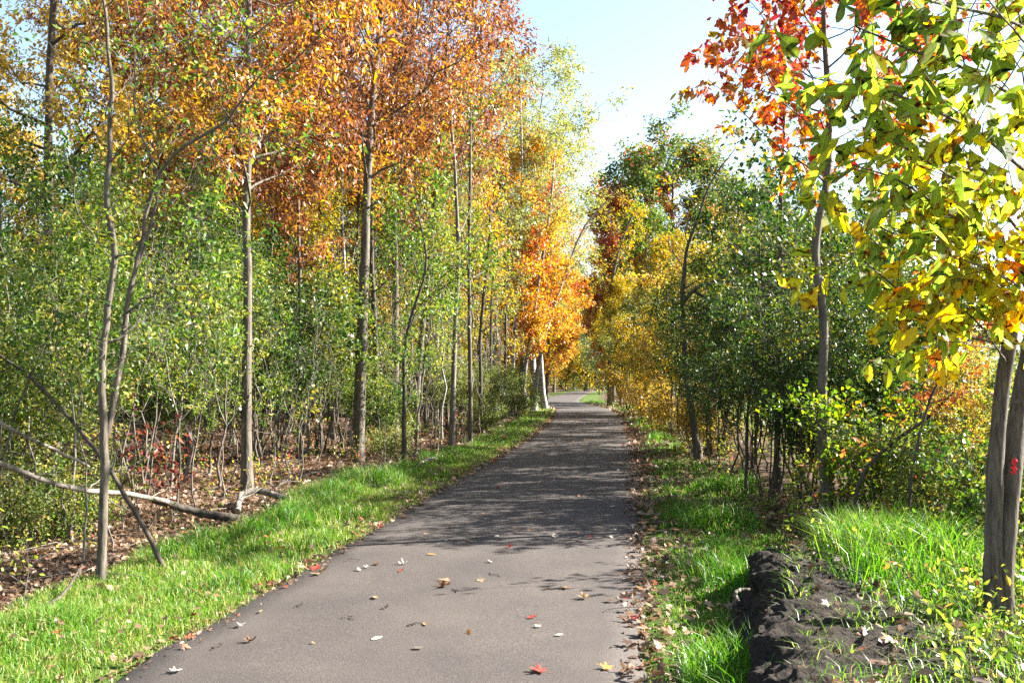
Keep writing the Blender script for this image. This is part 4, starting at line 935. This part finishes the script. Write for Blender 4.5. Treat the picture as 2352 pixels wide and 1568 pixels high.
# red tree on the grey trunk
hgr = lambda p: .16 * (p[:, 2] - 4.9)
def mixed_leaves(mb, g, Q, lt, per, size, hg, tilt=.8):
    for tp, f in ((T_OVAL, .55), (T_TRI, .28), (T_MIT, .17)):
        k = g.random(len(Q)) < 1.0
        m = max(1, int(round(per * f)))
        twig_leaves(mb, g, Q[k], m, size, tp, 1.0, .03, lt[k], .35, tilt, hgrad=hg)
def lobed_tree(name, label, seed, base, stems, boughs, bn, bl, per, size, leaf, bark, hg, limb=None, extra=None):
    g = np.random.default_rng(seed)
    tr = MB(); cr = MB()
    for p, r in stems:
        V, F = tubes(p[None], r[None], 14); tr.add(V, F)
    QS = []
    for p, r in boughs:
        V, F = tubes(p[None], r[None], 6); tr.add(V, F)
        QS.append((p[None], r[None]))
    if limb:
        for p, r in stems:
            Q, Rq, _ = offshoots(g, p[None], r[None], limb['n'], limb['t0'], 1., limb['ang'], limb['L'], limb['up'], 8, .4, .004, .08, limb.get('prof'))
            V, F = tubes(Q, Rq, 5); tr.add(V, F)
            for i in range(len(Q)): QS.append((Q[i:i + 1], Rq[i:i + 1]))
    for P_, R_ in QS:
        Q2, R2, _ = offshoots(g, P_, R_, bn, .25, 1., 48, bl, .05, 4, .6, .0022, .12)
        V, F = tubes(Q2, R2, 4); cr.add(V, F, mat=1)
        mixed_leaves(cr, g, Q2, g.normal(0, .12, len(Q2)), per, size, hg)
    t = thing(name, label, 'tree', base)
    link('trunk', tr.mesh(name + '_trunk', [B[bark]]), t)
    link('crown', cr.mesh(name + '_crown', [L[leaf], B['dark']]), t)
    return t
g = np.random.default_rng(8)
b0 = at(1907, 10.2)
pts = np.array([b0 - [0, 0, .1]] + [P(u, v, 10.2) for u, v in [(1893, 1080), (1888, 900), (1895, 740), (1880, 650), (1868, 590), (1884, 500), (1903, 400), (1905, 250), (1893, 60), (1880, -200), (1870, -420)]]) - b0
lobed_tree('red_leaved_tree', 'red and orange leaved tree on a curving pale grey trunk', 41, b0, [stem(g, pts, .062, .014, 40, .004)], [], 11, .5, 15, .118, 'red', 'grey', hgr,
           dict(n=36, t0=.47, ang=66, L=1.75, up=.10, prof=lambda t: 1.0 - .45 * t))

# near double trunked tree with lobed leaves at the right
b1 = at(2282, 4.95)
def PP(l): return np.array([P(u, v, y) for u, v, y in l]) - b1
g = np.random.default_rng(9)
s1 = stem(g, np.concatenate([[[-.01, 0, -.12]], PP([(2280, 1400, 4.95), (2284, 1200, 4.95), (2288, 1030, 4.95), (2300, 900, 4.95), (2318, 780, 4.95), (2345, 650, 4.9), (2375, 480, 4.85), (2410, 250, 4.8), (2440, -100, 4.8), (2450, -500, 4.8)])]), .050, .013, 44, .004, 1.5)
s2 = stem(g, np.concatenate([[[.03, .0, -.12]], PP([(2299, 1400, 4.97), (2307, 1230, 4.98), (2326, 1050, 5.0), (2342, 900, 5.05), (2362, 760, 5.1), (2400, 560, 5.2), (2460, 300, 5.3), (2520, -100, 5.3)])]), .056, .016, 44, .004, 1.5)
bo = []
for l, r in [([(2410, 440, 4.75), (2352, 388, 4.5), (2250, 305, 4.3), (2180, 268, 4.1), (2080, 222, 3.95), (1985, 190, 3.8)], .011),
             ([(2420, 300, 4.8), (2352, 238, 4.4), (2220, 152, 4.1), (2080, 116, 3.9), (1965, 60, 3.7)], .012),
             ([(2345, 650, 4.9), (2290, 560, 4.7), (2230, 520, 4.5), (2140, 470, 4.3), (2050, 402, 4.1), (1960, 380, 4.0)], .010),
             ([(2318, 790, 4.95), (2230, 780, 4.8), (2130, 720, 4.6), (2040, 650, 4.4), (1985, 600, 4.3)], .009),
             ([(2360, 560, 4.9), (2270, 440, 4.6), (2190, 410, 4.4), (2100, 350, 4.2), (2010, 300, 4.1)], .009),
             ([(2430, 120, 4.8), (2300, 40, 4.3), (2150, 10, 4.0), (2030, -20, 3.8), (1930, -20, 3.7)], .010),
             ([(2440, 0, 4.8), (2330, -80, 4.4), (2200, -120, 4.1), (2080, -140, 3.9)], .010),
             ([(2430, 200, 4.8), (2370, 120, 4.2), (2330, 60, 3.9), (2270, 0, 3.7)], .009),
             ([(2370, 500, 4.9), (2330, 470, 4.6), (2290, 400, 4.4), (2240, 380, 4.2)], .007),
             ([(2345, 660, 4.9), (2320, 640, 4.5), (2280, 620, 4.3), (2220, 600, 4.1)], .007),
             ([(2310, 840, 4.95), (2280, 790, 4.7), (2240, 730, 4.5), (2190, 690, 4.4)], .006),
             ([(2330, 700, 4.9), (2360, 660, 4.6), (2400, 640, 4.4)], .006),
             ([(2380, 460, 4.9), (2200, 360, 4.7), (2080, 300, 4.6), (1960, 260, 4.5)], .008),
             ([(2330, 740, 4.95), (2200, 640, 4.8), (2100, 560, 4.7), (2020, 520, 4.6)], .008)]:
    bo.append(stem(g, PP(l), r, .0035, 14, .004, 1.0))
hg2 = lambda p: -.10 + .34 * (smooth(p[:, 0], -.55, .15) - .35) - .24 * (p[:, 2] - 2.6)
NT = lobed_tree('lobed_leaf_tree', 'near tree with double trunk and large green to yellow lobed leaves', 42, b1, [s1, s2], bo, 13, .42, 8, .13, 'sass', 'furrow', hg2,
                dict(n=3, t0=.8, ang=50, L=.7, up=.1))
# red paint blaze on its trunk: a thin patch following the bark
def paint_mark(parent, p, r, t0, t1, az0, az1, m):
    mb = MB(); tt = np.linspace(t0, t1, 8); aa = np.linspace(az0, az1, 7)
    q, _ = along(p[None], np.zeros(8, int), tt); rr = along1(r[None], np.zeros(8, int), tt) + .003
    V = q[:, None] + rr[:, None, None] * np.stack([np.sin(aa), -np.cos(aa), aa * 0], -1)[None]
    jj = np.random.default_rng(4)
    V[0, :, 2] += jj.normal(0, .008, 7); V[-1, :, 2] += jj.normal(0, .012, 7)
    V[:, 0, 2] += .01; V[:, 0, 0] += jj.normal(0, .006, 8); V[:, -1, 0] += jj.normal(0, .006, 8)
    ii = (np.arange(7)[:, None] * 7 + np.arange(6)[None]).ravel()
    mb.add(V, np.stack([ii, ii + 1, ii + 8, ii + 7], -1))
    tag(link('paint_mark', mb.mesh('paint_mark', [m]), parent), 'small red paint blaze on the trunk')
redp = plain_mat('red_paint', (.55, .015, .02), (.75, .03, .04), 40, .5)
paint_mark(NT, s2[0], s2[1], .238, .256, -.6, -.2, redp)

# small dark red leaved plant beside the rotting log
g = np.random.default_rng(55)
b = G(355, 1215)
tr, cr = grow(56, multi(g, 4, 1.25, .3, .008), dict(n=6, t0=.35, ang=60, L=.32, up=-.1), None, None, dict(n=6, size=.08, tpl=T_LEAF6, droop=.5, spread=.03), B['dark'], L['sumac'], 5, 'red_shrub')
t = thing('red_shrub', 'small dark red leaved shrub behind the leaning sapling foot', 'shrub', b); link('trunk', tr, t); link('crown', cr, t)

# ------------------------------------------------------------------ fallen wood
def limb_thing(name, label, seed, pts, r0, r1, bark, sides=9, forks=(), cat='fallen branch'):
    g = np.random.default_rng(seed)
    pts = np.array(pts); b = pts[np.argmin(pts[:, 2])].copy()
    mb = MB()
    p, r = stem(g, pts - b, r0, r1, 24, .008, 1.0)
    V, F = tubes(p[None], r[None], sides); mb.add(V, F)
    K = len(p); mb.add(np.concatenate([p[:1], V.reshape(K, sides, 3)[0]]), [[0, (i + 1) % sides + 1, i + 1] for i in range(sides)])
    mb.add(np.concatenate([p[-1:], V.reshape(K, sides, 3)[-1]]), [[0, i + 1, (i + 1) % sides + 1] for i in range(sides)])
    if forks:
        Q, Rq, _ = offshoots(g, p[None], r[None], forks[0], .15, .95, 50, forks[1], .05, 6, .4, .003, .12)
        V, F = tubes(Q, Rq, 5); mb.add(V, F)
    o = link(name, mb.mesh(name, [B[bark]])); o.location = tuple(b)
    return tag(o, label, cat)
limb_thing('fallen_branch', 'long pale curved branch reaching in from the left edge to the dark log', 61, [P(-80, 1035, 8.2), P(0, 1062, 8.3), P(100, 1103, 8.6), P(200, 1126, 9.0), P(300, 1132, 9.5), P(385, 1152, 9.9)], .024, .026, 'deadwood', forks=(5, .5))
limb_thing('fallen_branch', 'thinner pale branch slanting down above the long curved branch', 62, [P(-40, 940, 8.0), P(40, 990, 8.1), P(120, 1030, 8.3), P(205, 1072, 8.5)], .018, .012, 'deadwood', forks=(5, .4))
e = G(548, 1203)
limb_thing('rotten_log', 'dark rotting log ending at the tall grass', 63, [P(345, 1146, 9.9), P(440, 1175, 10.1), e + [0, 0, .05]], .04, .05, 'rotten', 12, cat='log')
gp = lambda u, v, h=.05: G(u, v) + np.array([0, 0, h])
limb_thing('fallen_log', 'white arched dead branch before the nearest copper trunk', 64, [gp(545, 1180, .03), gp(560, 1165, .16), gp(590, 1160, .20), gp(640, 1162, .13), gp(695, 1160, .05)], .035, .04, 'deadwood', forks=(5, .45))
limb_thing('fallen_log', 'pale rotten piece of wood lying along the tall grass', 65, [gp(640, 1168, .03), gp(668, 1158, .05), gp(700, 1160, .04)], .05, .03, 'deadwood')
limb_thing('fallen_branch', 'white dead branch lying farther along the grass edge', 66, [gp(735, 1142), gp(790, 1132, .06), gp(850, 1122), gp(905, 1112)], .035, .02, 'deadwood', forks=(6, .6))
limb_thing('fallen_branch', 'grey dead branch beside the dark crooked sapling foot', 67, [gp(840, 1112), gp(900, 1098, .08), gp(955, 1082)], .03, .015, 'deadwood', forks=(6, .7))
limb_thing('fallen_branch', 'farthest pale dead branch along the left grass edge', 68, [gp(945, 1078), gp(985, 1066, .1), gp(1025, 1056)], .03, .02, 'deadwood', forks=(6, .7))
limb_thing('fallen_branch', 'small dead branch across the leaf litter behind the white log', 69, [gp(640, 1120), gp(720, 1098, .1), gp(790, 1090)], .02, .012, 'rotten', forks=(5, .5))
limb_thing('dark_stick', 'dark stick poking out of the leaves at the lower left grass edge', 70, [gp(80, 1420, .02), gp(130, 1396, .05), gp(188, 1340, .15)], .014, .008, 'rotten', cat='stick')
limb_thing('dead_branch', 'weathered grey branch on the ground behind the bank grass', 72, [gp(2090, 1290, .05), gp(2180, 1260, .1), gp(2260, 1255, .06)], .02, .02, 'deadwood', forks=(3, .3))
limb_thing('broken_root', 'broken pale root sticking out of the soil bank', 73, [P(1690, 1385, 5.05), P(1700, 1360, 5.1), P(1722, 1352, 5.2)], .011, .008, 'grey', cat='root')

# ------------------------------------------------------------------ leaves lying on the path
def lm(name, a, b, tr=.15):
    m = leaf_mat(name, [(.0, a), (1., b)], trans=tr); return m
LC = {'tan': lm('tan_leaf', (.22, .13, .07), (.34, .23, .14)), 'brown': lm('brown_leaf', (.08, .042, .024), (.17, .09, .045)), 'pale': lm('pale_leaf', (.30, .26, .21), (.42, .38, .32)),
      'orange': lm('orange_fallen_leaf', (.34, .13, .03), (.44, .22, .06)), 'red': lm('red_fallen_leaf', (.24, .03, .022), (.36, .06, .04))}
def curled(tp, c):
    V = tp[0].copy(); V[:, 2] += c * V[:, 0] ** 2 * 1.3 + c * .6 * (V[:, 1] - .5) ** 2
    V[:, 1] -= .45; V[:, 2] -= V[:, 2].min()
    return V, tp[1], tp[2]
FLM = []
for i, (tp, c) in enumerate([(T_STAR[0], .1), (T_STAR[1], .8), (T_STAR[2], .1), (T_STAR[3], 1.2), (T_OVAL, .35), (T_TRI, .3), (T_LEAF6, .5), (T_STAR[1], 1.8), (T_OVAL, 1.1)]):
    V, F, E = curled(tp, c); m_ = MB(); m_.add(V, F, .5, E); FLM.append(m_.mesh('fallen_leaf_%d' % i, [LC['tan']]))
g = np.random.default_rng(33)
def pleaf(u, v, shape, size, colr, label, tilt=.15, group='leaves lying on the path'):
    p = G(u, v)
    o = link('fallen_leaf', FLM[shape], None, LC[colr])
    size *= .8; o.location = (p[0], p[1], .026); o.scale = (size, size, size)
    o.rotation_euler = (g.normal(0, tilt), g.normal(0, tilt), g.random() * 6.28)
    o.location.z += size * abs(math.sin(tilt)) * .12
    return tag(o, label, 'leaf', group)
for a in [(575, 1492, 7, .10, 'brown', 'brown tent shaped leaf standing alone at the lower left of the path'), (867, 1484, 4, .10, 'pale', 'cream flat leaf lying alone at the lower middle of the path'),
          (965, 1510, 8, .10, 'pale', 'curled whitish leaf standing on edge low on the path', .6), (978, 1452, 4, .11, 'tan', 'tan pointed leaf above the curled whitish leaf'), (1078, 1472, 4, .085, 'orange', 'bright orange small leaf low on the path', .4),
          (1222, 1434, 1, .10, 'red', 'red lobed leaf alone on the sunlit asphalt'), (1238, 1456, 5, .08, 'pale', 'pale leaf just below the red lobed leaf'), (1286, 1476, 4, .07, 'pale', 'tiny pale leaf right of and below the red lobed leaf'),
          (1237, 1561, 0, .13, 'red', 'red pink leaf at the bottom picture edge'), (1392, 1552, 1, .10, 'orange', 'orange brown leaf near the bottom right path edge'), (1342, 1388, 3, .12, 'tan', 'crumpled tan leaf left of the right path edge'),
          (1398, 1394, 5, .11, 'brown', 'brown leaf next to the crumpled tan leaf'), (1255, 1367, 8, .08, 'brown', 'dark rounded leaf in the last branch shadow'), (1298, 1364, 1, .13, 'tan', 'tan lobed leaf right of the dark rounded leaf'),
          (1105, 1346, 1, .10, 'tan', 'tan and red curled leaf in the middle of the path'), (1018, 1346, 5, .13, 'tan', 'tan leaf above the big crumpled brown leaf'), (1020, 1362, 2, .17, 'brown', 'biggest crumpled brown leaf in the middle of the path'),
          (921, 1324, 4, .11, 'red', 'red brown leaf beside the thin branch shadow'), (866, 1308, 0, .11, 'brown', 'brown leaf left of the pale crumpled leaf'), (926, 1308, 3, .11, 'pale', 'pale crumpled leaf above the thin branch shadow'),
          (824, 1322, 8, .09, 'pale', 'whitish curled leaf near the left path edge'), (845, 1316, 3, .08, 'pale', 'small whitish leaf beside the whitish curled leaf'), (736, 1329, 0, .21, 'tan', 'large tan maple leaf at the left path edge', .3),
          (728, 1317, 5, .15, 'red', 'red leaf at the grass edge above the large tan maple leaf'), (862, 1388, 4, .12, 'tan', 'long tan leaf left of the biggest crumpled leaf'), (555, 1453, 2, .09, 'pale', 'broken whitish leaf up left of the brown tent shaped leaf'),
          (600, 1420, 4, .07, 'tan', 'tiny tan leaf near the lower left path edge'), (720, 1496, 6, .05, 'tan', 'tiny tan speck of leaf between the tent leaf and the cream leaf'), (405, 1561, 0, .10, 'pale', 'cream maple leaf at the bottom left corner of the path'),
          (290, 1536, 7, .10, 'tan', 'curled tan leaf on the lower left path edge'), (1436, 1391, 5, .10, 'red', 'reddish leaf beside the right path edge'), (1470, 1366, 4, .11, 'orange', 'orange leaf on the right path edge'),
          (991, 1286, 4, .10, 'orange', 'orange brown leaf in the dappled shadow edge'), (1130, 1303, 2, .10, 'pale', 'pale leaf between the dappled shadows'), (1170, 1268, 3, .09, 'red', 'small dark red leaf in the deep shadow'),
          (1480, 1345, 0, .13, 'brown', 'brown leaf touching the right path edge beside the grass'), (1460, 1440, 3, .11, 'red', 'red leaf tucked against the right grass near the bottom'), (1440, 1560, 2, .12, 'brown', 'dark brown leaf at the bottom right path corner')]:
    pleaf(*a)
NAMES = {'tan': 'small tan leaf', 'brown': 'small brown leaf', 'pale': 'small pale leaf', 'orange': 'small orange leaf', 'red': 'small red leaf'}
for i in range(190):
    y = 9.0 + 31 * g.random() ** 1.5
    o_ = np.clip(g.uniform(-1.35, 1.35) + .25, -1.33, 1.33)
    x = pc(y) + o_
    c = ['tan', 'tan', 'tan', 'brown', 'brown', 'pale', 'pale', 'orange', 'red'][g.integers(9)]
    side = 'left half' if o_ < 0 else 'right half'
    dist = 'nearer dappled stretch' if y < 15 else ('middle stretch' if y < 24 else 'far stretch')
    o = link('fallen_leaf', FLM[g.integers(len(FLM))], None, LC[c])
    s = g.uniform(.035, .085) * (1 + max(0, y - 10) * .012)
    o.location = (x, y, .027); o.scale = (s, s, s); o.rotation_euler = (g.normal(0, .2), g.normal(0, .2), g.random() * 6.28)
    tag(o, '%s on the %s of the path, %s' % (NAMES[c], side, dist), 'leaf', 'leaves lying on the path')
# twigs on the path
for i, (u, v, l) in enumerate([(500, 1500, .06), (812, 1440, .10), (890, 1415, .12), (790, 1300, .14), (1120, 1330, .16), (935, 1455, .12), (1395, 1420, .3), (700, 1400, .1), (1050, 1375, .12)]):
    p = G(u, v); a = g.random() * 6.28 if i != 6 else .3
    d = np.array([math.cos(a), math.sin(a), 0]) * l
    limb_thing('thin_twig', ['short dry twig at the lower left of the path', 'thin twig left of the long tan leaf', 'curved thin twig below the long tan leaf', 'thin twig at the left end of the thin branch shadow', 'curved twig right of the biggest crumpled leaf', 'short twig left of the tan pointed leaf', 'branched twig near the right path edge', 'tiny twig near the left path edge', 'tiny twig below the biggest crumpled leaf'][i], 90 + i,
               [np.array([p[0], p[1], .028]), np.array([p[0], p[1], .034]) + d * .5 + [0.01, .012, 0], np.array([p[0], p[1], .028]) + d], .003, .002, 'rotten', 5, (2, .08) if i == 6 else (), 'twig')

# ------------------------------------------------------------------ far wood masses, barn and field edge
def leaf_mass(name, label, seed, boxes, n, size, leaf, top):
    g = np.random.default_rng(seed); mb = MB()
    for (x0, x1, y0, y1, h) in boxes:
        x = g.uniform(x0, x1, n); y = g.uniform(y0, y1, n)
        hh = h * (.75 + .25 * fbm(x * .16, y * .16, 3)) * top
        z = gz(x, y) + hh * g.random(n) ** .8
        k = fbm(x * .5 + z * .3, y * .5 + z * .45, 2) > -.35
        pos = np.stack([x, y, z], -1)[k]; m = len(pos)
        tint = .5 + .3 * fbm(pos[:, 0] * .2, pos[:, 1] * .2 + pos[:, 2] * .1, 3) + g.normal(0, .14, m)
        add_leaves(mb, g, T_BROAD, pos, g.normal(0, 1, (m, 3)) - [0, 0, .4], nrm(g.normal(0, .6, (m, 3)) + [0, 0, 1]), size * g.uniform(.6, 1.3, m), tint)
    return tag(link(name, mb.mesh(name, [L[leaf]])), label, 'woodland', kind='stuff')
leaf_mass('far_wood', 'dense wood filling the distance behind the left trees', 201, [(-50, -22, 24, 50, 11), (-40, -9, 46, 62, 12), (-26, -2, 62, 90, 12)], 42000, .26, 'dark', 1)
leaf_mass('far_wood', 'autumn wood behind the end of the path', 202, [(-20, 4, 95, 150, 15), (2, 34, 145, 175, 17)], 30000, .42, 'yellow', 1)
leaf_mass('far_treeline', 'bluish treeline beyond the field on the right', 203, [(60, 400, 330, 380, 13)], 16000, 1.6, 'dark', 1)

white = plain_mat('white_siding', (.55, .56, .58), (.64, .65, .67), 3, .7)
roofm = plain_mat('grey_metal_roof', (.16, .17, .19), (.22, .235, .26), 2, .6)
redr = plain_mat('red_metal_roof', (.35, .07, .06), (.48, .14, .11), 3, .5)
dwin = plain_mat('dark_window', (.02, .025, .03), (.05, .055, .06), 3, .2)
def box_mesh(name, m, boxes):
    mb = MB()
    for (x0, x1, y0, y1, z0, z1) in boxes:
        V = [(x, y, z) for z in (z0, z1) for x, y in ((x0, y0), (x1, y0), (x1, y1), (x0, y1))]
        mb.add(V, [(0, 3, 2, 1), (4, 5, 6, 7), (0, 1, 5, 4), (1, 2, 6, 5), (2, 3, 7, 6), (3, 0, 4, 7)])
    return mb.mesh(name, [m], False)
bb = np.array([44.6, 101.0, float(gz(46, 101)) - .1])
t = thing('white_barn', 'white barn with a grey roof far across the field', 'barn', bb, R(-8))
link('wall', box_mesh('barn_wall', white, [(0, 10.5, 0, 7, 0, 2.3)]), t)
mb = MB()   # gable wall and broad roof
V = [(0, -.02, 2.3), (5.2, -.02, 2.3), (4.0, -.02, 3.9), (1.4, -.02, 3.9), (0, 7.02, 2.3), (5.2, 7.02, 2.3), (4.0, 7.02, 3.9), (1.4, 7.02, 3.9)]
mb.add(V, [(0, 1, 2, 3), (7, 6, 5, 4), (3, 2, 6, 7), (0, 3, 7, 4), (1, 5, 6, 2)])
link('gable', mb.mesh('barn_gable', [white], False), t)
mb = MB()
V = [(1.2, -.35, 3.95), (11, -.35, 3.95), (11, -.35, 2.25), (2.6, -.35, 2.25), (1.2, 3.5, 5.0), (11, 3.5, 5.0), (11, 7.4, 2.6), (1.2, 7.4, 2.6)]
mb.add([(3.2, -.45, 2.28), (11, -.45, 2.28), (11, 3.5, 4.9), (1.6, 3.5, 4.9), (11, 7.45, 2.28), (1.6, 7.45, 2.28)], [(0, 1, 2, 3), (3, 2, 4, 5)])
link('roof', mb.mesh('barn_roof', [roofm], False), t)
mb = MB()
mb.add([(-2.6, -.6, 1.75), (.1, -.6, 1.75), (.1, 3, 2.5), (-2.6, 3, 2.5), (-2.6, -.6, 1.65), (.1, -.6, 1.65), (.1, 3, 2.4), (-2.6, 3, 2.4)], [(0, 1, 2, 3), (7, 6, 5, 4), (0, 4, 5, 1), (1, 5, 6, 2), (2, 6, 7, 3), (3, 7, 4, 0)])
link('lean_to_roof', mb.mesh('lean_to_roof', [redr], False), t)
link('lean_to_wall', box_mesh('lean_to_wall', white, [(-2.4, -.01, -.3, 3, 0, 1.7)]), t)
for (x, z) in ((1.1, 1.5), (2.6, 1.2), (6.0, 1.2), (8.6, 1.2)):
    o = link('window', box_mesh('barn_window', dwin, [(x, x + .6, -.05, .0, z - .35, z + .35)]), t)
